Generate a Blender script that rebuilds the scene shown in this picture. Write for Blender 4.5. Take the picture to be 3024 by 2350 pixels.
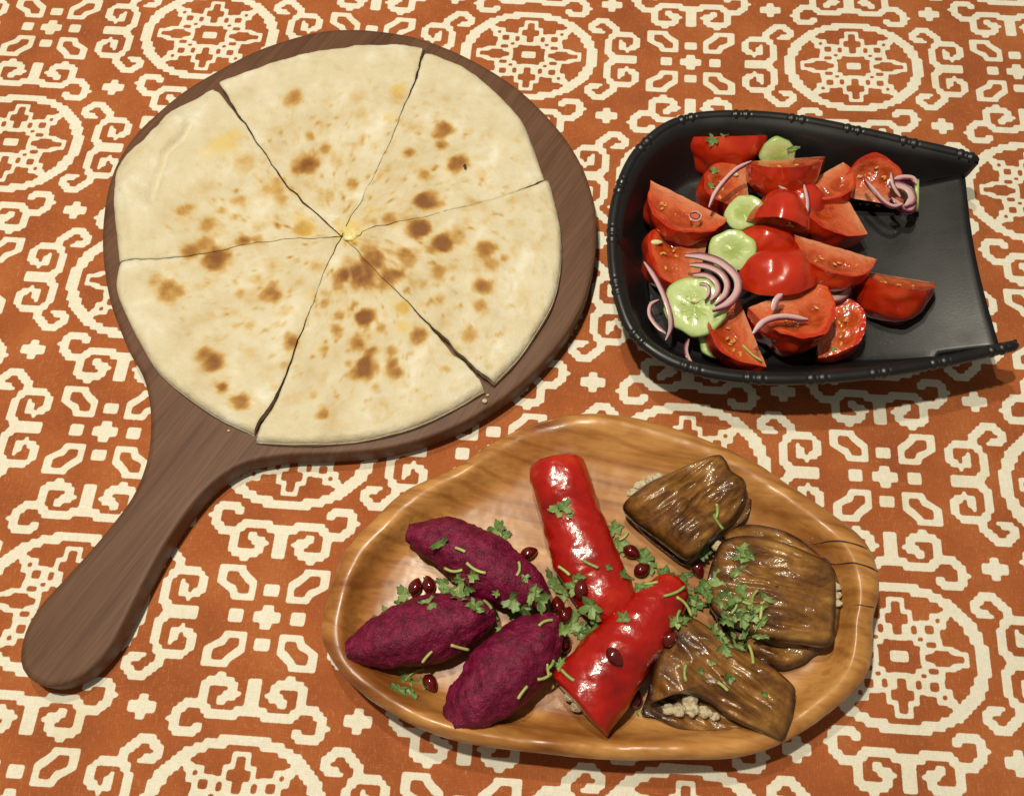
import bpy, bmesh, math, random
import numpy as np
from mathutils import Vector, Matrix, noise
from mathutils.bvhtree import BVHTree
for o in list(bpy.data.objects): bpy.data.objects.remove(o)
scene = bpy.context.scene
COL = scene.collection
CM = 0.01                                   # all shapes below are given in centimetres
random.seed(7)

# ------------------------------------------------------------------ camera
cam_data = bpy.data.cameras.new('camera')
cam_data.sensor_width = 36.0
cam_data.lens = 33.33
cam_data.clip_start = 0.01
cam_data.clip_end = 50
cam = bpy.data.objects.new('camera', cam_data)
cam.location = (0, -0.21, 0.50)
cam.rotation_euler = (0.4013, 0, 0)
COL.objects.link(cam)
scene.camera = cam

# ------------------------------------------------------------------ light: warm restaurant lamps above the table
world = bpy.data.worlds.new('World')
scene.world = world
world.use_nodes = True
bg = world.node_tree.nodes['Background']
bg.inputs['Color'].default_value = (1.0, 0.90, 0.74, 1)
bg.inputs['Strength'].default_value = 0.17

def lamp(name, loc, watts, size, col):
    d = bpy.data.lights.new(name, 'POINT')
    d.energy = watts
    d.shadow_soft_size = size
    d.color = col
    o = bpy.data.objects.new(name, d)
    o.location = [c * CM for c in loc]
    COL.objects.link(o)
    return o
lamp('ceiling_lamp', (-20, 4, 112), 37, 0.020, (1.0, 0.91, 0.73))
lamp('ceiling_lamp', (-13, 30, 112), 17.5, 0.020, (1.0, 0.91, 0.73))

scene.render.engine = 'CYCLES'
scene.cycles.samples = 128
scene.cycles.use_denoising = True
scene.render.resolution_x = 1024
scene.render.resolution_y = 795
scene.view_settings.view_transform = 'Standard'
scene.view_settings.look = 'None'
scene.view_settings.exposure = 0
scene.view_settings.gamma = 1

# ------------------------------------------------------------------ object helpers
SHORT = {}
SURF = []                                   # (verts, faces) in cm of everything herbs may lie on

def put(o, label=None, cat=None, group=None, kind=None):
    if label: o['label'] = label
    if cat: o['category'] = cat
    if group: o['group'] = group
    if kind: o['kind'] = kind
    return o

def thing(name, loc, label, cat, group=None, short=''):
    o = bpy.data.objects.new(name, None)
    o.empty_display_size = 0.01
    o.location = [c * CM for c in loc]
    COL.objects.link(o)
    SHORT[o.name] = short
    return put(o, label, cat, group)

def obj(name, V, F, mat, parent=None, loc=None, smooth=True, attrs=None, surf=False, uvl=None):
    """one mesh object from world-space verts in cm"""
    V = np.asarray(V, dtype=float)
    if surf: SURF.append((V.copy(), [tuple(f) for f in F], surf if isinstance(surf, str) else (SHORT.get(parent.name, '') if parent is not None else '')))
    if parent is not None:
        base = np.array(parent.location) / CM
        if parent.parent is not None: base = base + np.array(parent.parent.location) / CM
    elif loc is not None: base = np.array(loc, dtype=float)
    else: base = np.array([V[:, 0].mean(), V[:, 1].mean(), V[:, 2].min()])
    me = bpy.data.meshes.new(name)
    me.from_pydata(((V - base) * CM).tolist(), [], [list(map(int, f)) for f in F])
    for k, a in (attrs or {}).items():
        at = me.attributes.new(k, 'FLOAT', 'POINT')
        at.data.foreach_set('value', np.asarray(a, dtype=np.float32))
    if smooth: me.polygons.foreach_set('use_smooth', [True] * len(me.polygons))
    me.materials.append(mat)
    me.update()
    o = bpy.data.objects.new(name, me)
    if parent is not None: o.parent = parent
    else: o.location = base * CM
    COL.objects.link(o)
    return o

def grid_faces(nr, nc, wrap=False, off=0):
    F = []
    for r in range(nr - 1):
        for c in range(nc if wrap else nc - 1):
            c2 = (c + 1) % nc
            F.append((off + r * nc + c, off + r * nc + c2, off + (r + 1) * nc + c2, off + (r + 1) * nc + c))
    return F

def catmull(pts, n, closed=False):
    """even resampling of a smooth curve through pts"""
    pts = [np.array(p, dtype=float) for p in pts]
    m = len(pts)
    out = []
    segs = m if closed else m - 1
    for i in range(segs):
        if closed: p0, p1, p2, p3 = (pts[(i + k) % m] for k in (-1, 0, 1, 2))
        else: p0, p1, p2, p3 = pts[max(i - 1, 0)], pts[i], pts[i + 1], pts[min(i + 2, m - 1)]
        for k in range(12):
            t = k / 12
            out.append(.5 * (2 * p1 + (p2 - p0) * t + (2 * p0 - 5 * p1 + 4 * p2 - p3) * t * t + (3 * p1 - p0 - 3 * p2 + p3) * t ** 3))
    out.append(pts[0] if closed else pts[-1])
    out = np.array(out)
    d = np.r_[0, np.cumsum(np.linalg.norm(np.diff(out, axis=0), axis=1))]
    q = np.linspace(0, d[-1], n + 1 if closed else n)
    res = np.stack([np.interp(q, d, out[:, k]) for k in range(out.shape[1])], 1)
    return res[:-1] if closed else res

def nz(p, s, seed=0.0):
    return noise.noise(Vector((p[0] * s + seed, p[1] * s + seed * 1.7, p[2] * s - seed)))
def fbm(p, s, seed=0.0, octs=3):
    v, a = 0.0, 1.0
    for k in range(octs):
        v += a * nz(p, s * 2 ** k, seed + 3.1 * k)
        a *= .5
    return v

def tube(path, hw, hh, n=32, m=40, power=2.0, disp=None, flat=0.0, caps=True, skew=0.0):
    """sweep of an ellipse-like section along a path; hw, hh half width / half height at the path points"""
    q = [np.r_[np.array(p, dtype=float), w, h] for p, w, h in zip(path, hw, hh)]
    c = catmull(q, m)
    V = []
    up = np.array([0, 0, 1.0])
    for i in range(m):
        t = c[min(i + 1, m - 1), :3] - c[max(i - 1, 0), :3]
        t /= np.linalg.norm(t) + 1e-9
        s = np.cross(t, up); s /= np.linalg.norm(s) + 1e-9
        b = np.cross(s, t)
        for k in range(n):
            a = 2 * math.pi * k / n
            ca, sa = math.cos(a), math.sin(a)
            x = math.copysign(abs(ca) ** (2 / power), ca)
            y = math.copysign(abs(sa) ** (2 / power), sa)
            if y < 0: y *= (1 - flat)
            p = c[i, :3] + s * x * c[i, 3] + b * y * c[i, 4] + t * skew * x * c[i, 3] * max(0, i / (m - 1) - .6) / .4
            if disp:
                nrm = s * ca / max(c[i, 3], .05) + b * sa / max(c[i, 4], .05)
                nrm /= np.linalg.norm(nrm) + 1e-9
                p = p + nrm * disp(p, i / (m - 1), a)
            V.append(p)
    F = grid_faces(m, n, True)
    if caps:
        V.append(np.mean(V[0:n], axis=0)); V.append(np.mean(V[(m - 1) * n:m * n], axis=0))
        e0, e1 = m * n, m * n + 1
        for k in range(n):
            F.append((e0, (k + 1) % n, k))
            F.append((e1, (m - 1) * n + k, (m - 1) * n + (k + 1) % n))
    return np.array(V), F

def slab(outline, n=110, rings=22, h=.5, th=.4, crown=4.0, center=None, zf=None, disp=None):
    """soft slab: outline (x,y,z) at its rim, domed top, rounded edge and flat underside"""
    o = catmull(outline, n, True)
    c = np.array(center if center is not None else o.mean(0), dtype=float)
    V, E = [], []
    S = list(np.linspace(0.02, .86, rings)) + [.92, .965, .99, 1.0]
    for s in S:
        for p in o:
            q = c + (p - c) * s
            z = q[2] + h * (1 - s ** crown)
            if s > .86: z -= 0
            v = np.array([q[0], q[1], z])
            if zf: v[2] += zf(v)
            if disp: v[2] += disp(v) * min(1, (1 - s) * 12 + .25)
            V.append(v); E.append(s)
    nt = len(S)
    for k, (s, dz) in enumerate(((1.006, -.3), (.995, -.75), (.96, -1.0), (.3, -1.0))):
        for p in o:
            q = c + (p - c) * s
            v = np.array([q[0], q[1], q[2] + th * dz])
            if zf: v[2] += zf(v)
            V.append(v); E.append(1.0)
    nr = nt + 4
    F = [f[::-1] for f in grid_faces(nr, n, True)]
    F = [f[::-1] for f in F]
    i0 = len(V)
    V.append(np.mean(V[:n], axis=0)); E.append(0)
    V.append(np.mean(V[(nr - 1) * n:nr * n], axis=0)); E.append(1)
    for k in range(n):
        F.append((i0, k, (k + 1) % n)); F.append((i0 + 1, (nr - 1) * n + (k + 1) % n, (nr - 1) * n + k))
    return np.array(V), F, np.array(E)

def blob(c, r, amp=.3, s=1.0, seed=0.0, nu=28, nv=18):
    """lumpy ball, r = three radii"""
    V = []
    for j in range(nv + 1):
        th = math.pi * j / nv
        for i in range(nu):
            ph = 2 * math.pi * i / nu
            d = np.array([math.sin(th) * math.cos(ph), math.sin(th) * math.sin(ph), math.cos(th)])
            k = 1 + amp * fbm(d * np.array(r) + np.array(c), s, seed)
            V.append(np.array(c) + d * np.array(r) * k)
    return np.array(V), grid_faces(nv + 1, nu, True)

# ------------------------------------------------------------------ materials
def mat(name):
    m = bpy.data.materials.new(name)
    m.use_nodes = True
    return m, m.node_tree.nodes, m.node_tree.links, m.node_tree.nodes['Principled BSDF']

def setp(b, **kw):
    names = dict(rough='Roughness', coat='Coat Weight', coatr='Coat Roughness', sss='Subsurface Weight', sssr='Subsurface Radius',
                 ssss='Subsurface Scale', spec='Specular IOR Level', ior='IOR', trans='Transmission Weight', sheen='Sheen Weight')
    for k, v in kw.items(): b.inputs[names[k]].default_value = v

def node(N, t, **kw):
    n = N.new(t)
    for k, v in kw.items():
        if k in n.inputs: n.inputs[k].default_value = v
        else: setattr(n, k, v)
    return n

def ramp(N, stops, interp='LINEAR'):
    r = N.new('ShaderNodeValToRGB')
    r.color_ramp.interpolation = interp
    e = r.color_ramp.elements
    while len(e) < len(stops): e.new(.5)
    for x, (p, c) in zip(e, stops):
        x.position = p
        x.color = (*c, 1) if len(c) == 3 else c
    return r

def mixc(N, L, fac, a, b, mode='MIX'):
    n = N.new('ShaderNodeMix')
    n.data_type = 'RGBA'
    n.blend_type = mode
    for s, v in ((0, fac), (6, a), (7, b)):
        if hasattr(v, 'is_linked') or hasattr(v, 'links'): L.new(v, n.inputs[s])
        else: n.inputs[s].default_value = v if s == 0 else (*v, 1)
    return n.outputs[2]

def coords(N, L, scale=(1, 1, 1), rot=(0, 0, 0)):
    t = N.new('ShaderNodeTexCoord')
    m = N.new('ShaderNodeMapping')
    m.inputs['Scale'].default_value = scale
    m.inputs['Rotation'].default_value = rot
    L.new(t.outputs['Object'], m.inputs['Vector'])
    return m.outputs['Vector']

def noise_tex(N, L, vec, scale, detail=4, rough=.55, dist=0.0):
    n = N.new('ShaderNodeTexNoise')
    L.new(vec, n.inputs['Vector'])
    for k, v in (('Scale', scale), ('Detail', detail), ('Roughness', rough), ('Distortion', dist)): n.inputs[k].default_value = v
    return n.outputs['Fac']

def bump(N, L, b, hgt, strength, dist, prev=None):
    n = N.new('ShaderNodeBump')
    n.inputs['Strength'].default_value = strength
    n.inputs['Distance'].default_value = dist
    L.new(hgt, n.inputs['Height'])
    if prev is not None: L.new(prev, n.inputs['Normal'])
    L.new(n.outputs['Normal'], b.inputs['Normal'])
    L.new(n.outputs['Normal'], b.inputs['Coat Normal'])
    return n.outputs['Normal']

def simple(name, stops, scale, bscale=None, bstr=.3, bdist=.0005, vscale=(1, 1, 1), rot=(0, 0, 0), detail=4, **kw):
    """noise-coloured surface with fine relief"""
    m, N, L, b = mat(name)
    v = coords(N, L, vscale, rot)
    r = ramp(N, stops)
    L.new(noise_tex(N, L, v, scale, detail), r.inputs['Fac'])
    L.new(r.outputs['Color'], b.inputs['Base Color'])
    if bscale: bump(N, L, b, noise_tex(N, L, v, bscale, 3), bstr, bdist)
    setp(b, **kw)
    return m

def attr(N, name):
    a = N.new('ShaderNodeAttribute')
    a.attribute_name = name
    return a.outputs['Fac']

# ------------------------------------------------------------------ tablecloth: woven medallion print
CU, CV = 46, 42                              # woven cells per half repeat
def cell_pattern():
    """one repeat (2 x 2 half repeats) of the print, 4 samples per woven cell"""
    ss = 4
    W, Hh = 2 * CU, 2 * CV
    def quad(fn):                            # sample a predicate on cells folded about a motif centre
        pass
    # quadrant raster around the medallion centre, i to the right and j up or down, whole cells
    QI, QJ = CU + 1, CV + 1
    k = np.arange(0, QI * ss) / ss - .5 + .5 / ss
    q = np.arange(0, QJ * ss) / ss - .5 + .5 / ss
    I, J = np.meshgrid(k, q)                 # fine samples
    Ic, Jc = np.round(I), np.round(J)        # their woven cell
    def stroke(pts, w, A=Ic, B=Jc):
        d = np.full(A.shape, 1e9)
        for (x0, y0), (x1, y1) in zip(pts[:-1], pts[1:]):
            dx, dy = x1 - x0, y1 - y0
            t = np.clip(((A - x0) * dx + (B - y0) * dy) / (dx * dx + dy * dy + 1e-9), 0, 1)
            d = np.minimum(d, np.hypot(A - x0 - t * dx, B - y0 - t * dy))
        return d < w
    def rect(x0, x1, y0, y1, g=0.0):
        return (I > x0 - g) & (I < x1 + g) & (J > y0 - g) & (J < y1 + g)
    def poly(pts, A=Ic, B=Jc):
        ins = np.zeros(A.shape, bool)
        for (x0, y0), (x1, y1) in zip(pts, pts[1:] + pts[:1]):
            c = (y0 > B) != (y1 > B)
            xx = (x1 - x0) * (B - y0) / ((y1 - y0) if y1 != y0 else 1e-9) + x0
            ins ^= c & (A < xx)
        return ins
    P_ = np.zeros(I.shape, bool)
    # medallion ring
    P_ |= (((Ic / 19.4) ** 2 + (Jc / 16.8) ** 2 < 1) & ((Ic / 16.4) ** 2 + (Jc / 14.4) ** 2 >= 1))
    # the flower inside it: dark openings with a cream outline
    holes = [(-1, 1, 9, 12.2), (-2.4, 2.4, 7.2, 9.4), (-1, 1, 4.7, 7.4), (2.9, 4.3, 4.9, 7.0), (5.9, 8.1, 5.2, 7.2), (8.4, 9.6, 7.7, 8.9),
             (4.3, 5.5, 3.5, 4.5), (5.9, 8.3, 2.2, 3.4), (5.6, 13.9, -.65, .65), (7.4, 11.0, -1.7, 1.7), (6.6, 12, -1.1, 1.1)]
    pet = np.zeros(I.shape, bool); hol = np.zeros(I.shape, bool)
    for h_ in holes:
        pet |= rect(*h_, g=1.12); hol |= rect(*h_)
    pet |= stroke([(9.4, 8.6), (11.6, 10.6)], 1.1)
    P_ |= pet
    P_ &= ~hol
    P_ |= rect(-2.1, 2.1, -1.35, 1.35)
    # scrolls to the side
    P_ |= stroke([(24.8, 0), (22.8, 2.1), (22.3, 3.4), (22.4, 6.7), (24, 8.8), (24.6, 10.2), (24.1, 12), (22.5, 13.8), (20.3, 14.7), (18.4, 13.6), (17.6, 11.8), (18.4, 10.4), (20.2, 10.1)], 1.08)
    P_ |= stroke([(24.6, 9.6), (27.6, 9.9), (29.8, 8.9), (30.8, 6.6), (29.9, 4.6), (28, 3.8), (26.5, 4.5), (26.1, 6.0)], 1.08)
    P_ |= rect(23, 30.8, -1.5, 1.5)
    # scrolls above and below
    P_ |= stroke([(0, 21.6), (2.4, 21.5), (3.7, 20.4), (8.5, 20.5), (10.3, 22.1), (13.4, 22.3), (15.2, 21.2), (16.1, 19), (15.2, 17.1), (13, 16.2), (11, 16.6), (10.3, 17.6)], 1.08)
    P_ |= stroke([(10.6, 22.5), (10.9, 25), (10.2, 26.9), (7.7, 28.3), (5, 27.3), (4.0, 25.3), (4.7, 24.2), (6.7, 23.9)], 1.08)
    P_ |= rect(-1.5, 1.5, 21, 28.6)
    # small plus between motifs
    A, B = I - CU / 2, J - CV / 2
    P_ |= ((abs(A) < 1.05) & (abs(B) < 2.7)) | ((abs(A) < 2.9) & (abs(B) < 1.25))
    # the four-lozenge cross half a repeat away, to the right and above
    for ox, oy in ((CU, 0), (0, CV)):
        A, B = abs(I - ox), abs(J - oy)
        Ar, Br = np.round(A), np.round(B)
        P_ |= ((A < 1.15) & (B < 2.8)) | ((A < 3.05) & (B < 1.3))
        P_ |= (A < 1.7) & (B > 4.7) & (B < 7.5)
        P_ |= (A > 5.3) & (A < 8.4) & (B < 1.5)
        lo = [(6.6, 11.4), (12.4, 11.4), (12.4, 7.2), (11.2, 6.5), (9.1, 5.0), (8.6, 3.6), (3.4, 3.6), (3.4, 8.0), (5.2, 9.4), (6.4, 10.5)]
        li = [(8.1, 10.0), (10.6, 10.0), (10.4, 7.7), (8.0, 6.6), (7.4, 5.1), (5.0, 5.1), (5.1, 6.9), (7.5, 9.0)]
        P_ |= poly(lo, A, B) & ~poly(li, A, B) & True
    # unfold to the full repeat
    n = int(CU * 2 * ss); mrow = int(CV * 2 * ss)
    x = (np.arange(n) + .5) / ss; y = (np.arange(mrow) + .5) / ss
    X, Y = np.meshgrid(x, y)
    def fold(X, Y):
        fx = np.minimum(X % (2 * CU), 2 * CU - X % (2 * CU)); fy = np.minimum(Y % (2 * CV), 2 * CV - Y % (2 * CV))
        ii = np.clip(((fx + .5) * ss).astype(int), 0, P_.shape[1] - 1); jj = np.clip(((fy + .5) * ss).astype(int), 0, P_.shape[0] - 1)
        return P_[jj, ii], (fx / 30.5) ** 2 * 0
    a, _ = fold(X, Y)
    b, _ = fold(X + CU, Y + CV)
    T = (a | b).astype(float)
    ker = np.exp(-.5 * (np.arange(-6, 7) / 1.05) ** 2); ker /= ker.sum()
    for ax in (0, 1):
        T = sum(w * np.roll(T, s - 6, axis=ax) for s, w in enumerate(ker))
    return T, ss

def cloth():
    T, ss = cell_pattern()
    a, b, th, sh = 10.935, 9.665, -0.0609, 0.018
    x0, y0 = -20.7, 27.06
    per = 2.5                                # vertices per woven cell
    u = np.arange(-1.9 * CU * per, 6.1 * CU * per + 1) / (CU * per)
    v = np.arange(-1.3 * CV * per, 5.9 * CV * per + 1) / (CV * per)
    U, Vv = np.meshgrid(u, v)
    Y = -b * Vv; X = a * U + sh * Y
    wx = x0 + math.cos(th) * X - math.sin(th) * Y
    wy = y0 + math.sin(th) * X + math.cos(th) * Y
    # the cloth is not laid quite straight
    pulls = [(-20.7,27.1,.08,.1),(1.1,25.7,.03,-.29),(23.0,24.4,.06,.06),(-32.4,18.1,-.05,.13),(19.9,-14.2,.05,-.03),(-31.6,27.7,-.06,.17),(12.0,25.0,.03,-.35),(33.9,23.7,.06,.38),(-23.0,-1.8,.01,.02),(20.7,-4.5,-.03,-.04),(-12.8,-12.2,.06,-.1),(-26.5,22.6,-.04,.13),(-27.3,12.9,-.09,.01),(6.2,20.6,-.07,-.21),(7.0,30.2,-.02,-.36),(17.9,29.5,.02,-.18),(28.8,28.9,.06,.18),(28.0,19.2,0,.26),(-28.1,3.3,.01,.01),(4.7,1.3,-.01,-.08),(26.5,0,-.03,.08),(-18.7,-16.6,-.01,.06),(25.7,-9.7,-.05,0)]
    dx = np.zeros_like(wx); dy = np.zeros_like(wx); ws = np.full_like(wx, .05)
    for px, py, ex, ey in pulls:
        w = np.exp(-((wx - px) ** 2 + (wy - py) ** 2) / (2 * 6.0 ** 2)); ws += w; dx += w * ex; dy += w * ey
    wx += dx / ws; wy += dy / ws
    wz = -.03 + .03 * np.sin(wx * .31 + wy * .12) * np.sin(wy * .27 - 1)
    # bilinear look-up of the print
    fx = (U * CU * ss) % T.shape[1] - .5; fy = (Vv * CV * ss) % T.shape[0] - .5
    i0 = np.floor(fx).astype(int); j0 = np.floor(fy).astype(int); tx = fx - i0; ty = fy - j0
    g = lambda j, i: T[j % T.shape[0], i % T.shape[1]]
    val = (g(j0, i0) * (1 - tx) + g(j0, i0 + 1) * tx) * (1 - ty) + (g(j0 + 1, i0) * (1 - tx) + g(j0 + 1, i0 + 1) * tx) * ty
    nr, nc = wx.shape
    me = bpy.data.meshes.new('tablecloth')
    co = np.stack([wx, wy, wz], -1).reshape(-1, 3) * CM
    idx = np.arange(nr * nc).reshape(nr, nc)
    f = np.stack([idx[1:, :-1], idx[1:, 1:], idx[:-1, 1:], idx[:-1, :-1]], -1).reshape(-1)
    nf = len(f) // 4
    me.vertices.add(len(co)); me.vertices.foreach_set('co', co.ravel())
    me.loops.add(len(f)); me.loops.foreach_set('vertex_index', f)
    me.polygons.add(nf); me.polygons.foreach_set('loop_start', np.arange(nf) * 4)
    me.polygons.foreach_set('use_smooth', np.ones(nf, bool))
    me.update(calc_edges=True)
    at = me.attributes.new('print', 'FLOAT', 'POINT'); at.data.foreach_set('value', val.ravel().astype(np.float32))
    m, N, L, bs = mat('woven_cotton')
    vec = coords(N, L, rot=(0, 0, .06))
    thr = N.new('ShaderNodeMapRange')
    thr.inputs['From Min'].default_value = .40; thr.inputs['From Max'].default_value = .60
    rag = N.new('ShaderNodeMath'); rag.operation = 'MULTIPLY_ADD'; rag.inputs[1].default_value = .30
    L.new(noise_tex(N, L, vec, 900, 2), rag.inputs[0])
    sb = N.new('ShaderNodeMath'); sb.operation = 'SUBTRACT'; sb.inputs[1].default_value = .15; L.new(attr(N, 'print'), sb.inputs[0]); L.new(sb.outputs[0], rag.inputs[2])
    L.new(rag.outputs[0], thr.inputs['Value'])
    # threads: stretched noise along warp and weft
    def stretched(sx, sy, sc):
        mp = N.new('ShaderNodeMapping'); mp.inputs['Scale'].default_value = (sx, sy, 1); L.new(vec, mp.inputs['Vector'])
        return noise_tex(N, L, mp.outputs['Vector'], sc, 2)
    weft = stretched(.12, 1, 2600); warp = stretched(1, .10, 2600)
    patch = noise_tex(N, L, vec, 22, 3)
    r1 = ramp(N, [(.3, (.315, .083, .024)), (.52, (.395, .108, .029)), (.72, (.45, .142, .042))]); L.new(patch, r1.inputs['Fac'])
    r2 = ramp(N, [(.3, (.80, .755, .61)), (.7, (.855, .825, .705))]); L.new(patch, r2.inputs['Fac'])
    # pale flecks where the ground colour did not take
    fl = ramp(N, [(.62, (0, 0, 0)), (.80, (1, 1, 1))]); L.new(warp, fl.inputs['Fac'])
    fl2 = ramp(N, [(.63, (0, 0, 0)), (.84, (1, 1, 1))]); L.new(weft, fl2.inputs['Fac'])
    add = N.new('ShaderNodeMath'); add.operation = 'MAXIMUM'; L.new(fl.outputs['Color'], add.inputs[0]); L.new(fl2.outputs['Color'], add.inputs[1])
    sc = N.new('ShaderNodeMath'); sc.operation = 'MULTIPLY'; sc.inputs[1].default_value = .6; L.new(add.outputs[0], sc.inputs[0])
    ground = mixc(N, L, sc.outputs[0], r1.outputs['Color'], (.62, .36, .18))
    stain = ramp(N, [(.60, (0, 0, 0)), (.78, (.55, .55, .55))]); L.new(noise_tex(N, L, vec, 13, 4), stain.inputs['Fac'])
    cream = mixc(N, L, stain.outputs['Color'], r2.outputs['Color'], (.74, .62, .34))
    col = mixc(N, L, thr.outputs['Result'], ground, cream)
    wv = mixc(N, L, .5, warp, weft)
    dk = ramp(N, [(.3, (.83, .83, .83)), (.65, (1.08, 1.08, 1.08))]); L.new(wv, dk.inputs['Fac'])
    col = mixc(N, L, 1.0, col, dk.outputs['Color'], 'MULTIPLY')
    L.new(col, bs.inputs['Base Color'])
    mpc = N.new('ShaderNodeMapping'); mpc.inputs['Scale'].default_value = (1, 3.2, 1); mpc.inputs['Rotation'].default_value = (0, 0, .5); L.new(vec, mpc.inputs['Vector'])
    pc = bump(N, L, bs, noise_tex(N, L, mpc.outputs['Vector'], 7, 3), .35, .012)
    bump(N, L, bs, wv, .5, .0005, pc)
    setp(bs, rough=.85, spec=.25, sheen=.08)
    me.materials.append(m)
    o = bpy.data.objects.new('tablecloth', me)
    COL.objects.link(o)
    put(o, 'rust orange woven tablecloth with cream medallion and scroll print', 'tablecloth', kind='structure')
cloth()

# ------------------------------------------------------------------ round walnut serving board with a paddle handle
def walnut():
    m, N, L, b = mat('walnut')
    v = coords(N, L, rot=(0, 0, math.radians(-57)))
    mp = N.new('ShaderNodeMapping'); mp.inputs['Scale'].default_value = (3.2, 34, 6); L.new(v, mp.inputs['Vector'])
    n1 = noise_tex(N, L, mp.outputs['Vector'], 3.2, 8, .62, .6)
    mp2 = N.new('ShaderNodeMapping'); mp2.inputs['Scale'].default_value = (14, 420, 40); L.new(v, mp2.inputs['Vector'])
    n2 = noise_tex(N, L, mp2.outputs['Vector'], 2.0, 3, .5)
    r = ramp(N, [(.26, (.082, .033, .017)), (.45, (.120, .053, .027)), (.6, (.142, .067, .035)), (.78, (.102, .044, .023))])
    L.new(n1, r.inputs['Fac'])
    r2 = ramp(N, [(.35, (.80, .79, .78)), (.6, (1.05, 1.05, 1.05))]); L.new(n2, r2.inputs['Fac'])
    c = mixc(N, L, 1.0, r.outputs['Color'], r2.outputs['Color'], 'MULTIPLY')
    L.new(c, b.inputs['Base Color'])
    bump(N, L, b, n2, .25, .0003)
    setp(b, rough=.55, spec=.35)
    return m
BOARD_TOP = 1.6
def board():
    o = [(-22.65,4.17,1.6),(-21.69,2.38,1.6),(-20.73,0.92,1.6),(-20.17,-0.5,1.6),(-19.86,-1.9,1.6),(-19.71,-3.54,1.6),(-19.84,-4.87,1.6),(-20.21,-6.18,1.6),(-20.98,-7.59,1.6),(-21.95,-9.09,1.6),(-23.11,-10.68,1.6),(-23.96,-11.87,1.6),(-24.44,-13.04,1.6),(-24.51,-14.19,1.6),(-24.26,-14.99,1.6),(-23.69,-15.54,1.6),(-22.84,-15.86,1.6),(-21.95,-15.72,1.6),(-20.9,-15.1,1.6),(-20.05,-13.97,1.6),(-19.5,-12.58,1.6),(-18.97,-11.04,1.6),(-18.42,-9.58,1.6),(-17.76,-8.09,1.6),(-17.02,-6.77,1.6),(-16.18,-5.61,1.6),(-15.04,-4.61,1.6),(-13.71,-4.07,1.6),(-11.97,-3.81,1.6),(-9.94,-3.75,1.6),(-7.42,-3.54,1.6),(-5.4,-3.08,1.6),(-3.38,-2.31,1.6),(-1.35,-1.12,1.6),(0.47,0.35,1.6),(2.07,2.09,1.6),(3.3,3.81,1.6),(4.16,5.54,1.6),(4.68,7.32,1.6),(5.02,9.18,1.6),(5.11,11.15,1.6),(4.94,12.84,1.6),(4.43,14.91,1.6),(3.47,17.05,1.6),(2.03,19.24,1.6),(0.24,21.31,1.6),(-1.89,23.05,1.6),(-4.07,24.42,1.6),(-6.26,25.42,1.6),(-8.46,25.94,1.6),(-10.65,26.15,1.6),(-12.81,25.94,1.6),(-15.22,25.1,1.6),(-17.27,24.03,1.6),(-19.38,22.46,1.6),(-21.15,20.93,1.6),(-22.68,19.06,1.6),(-23.77,17.41,1.6),(-24.48,15.44,1.6),(-24.74,13.52,1.6),(-24.68,11.49,1.6),(-24.43,9.51,1.6),(-23.97,7.58,1.6),(-23.36,5.7,1.6)]
    c = catmull(o, 260, True)
    n = len(c)
    d = np.roll(c, -1, 0) - np.roll(c, 1, 0)
    nr = np.stack([d[:, 1], -d[:, 0], 0 * d[:, 0]], 1); nr /= np.linalg.norm(nr, axis=1)[:, None]
    ctr = np.array([-9.0, 10.0, 0]); area = np.sum(c[:, 0] * np.roll(c[:, 1], -1) - np.roll(c[:, 0], -1) * c[:, 1])
    if area < 0: nr = -nr
    rings = []
    for off, z in ((-.30, 1.6), (-.12, 1.585), (-.03, 1.53), (0, 1.42), (0, .25), (-.05, .1), (-.2, .02)):
        q = c + nr * off; q[:, 2] = z; rings.append(q)
    V = np.concatenate(rings)
    F = grid_faces(len(rings), n, True)
    F.append(tuple(range(n))[::-1]); F.append(tuple(range((len(rings) - 1) * n, len(rings) * n)))
    ob = obj('serving_board', V, F, walnut(), surf=False)
    me = ob.data
    me.polygons[len(F) - 1].use_smooth = False; me.polygons[len(F) - 2].use_smooth = False
    put(ob, 'dark walnut round serving board with long paddle handle under the flatbread', 'board')
board()

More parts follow.
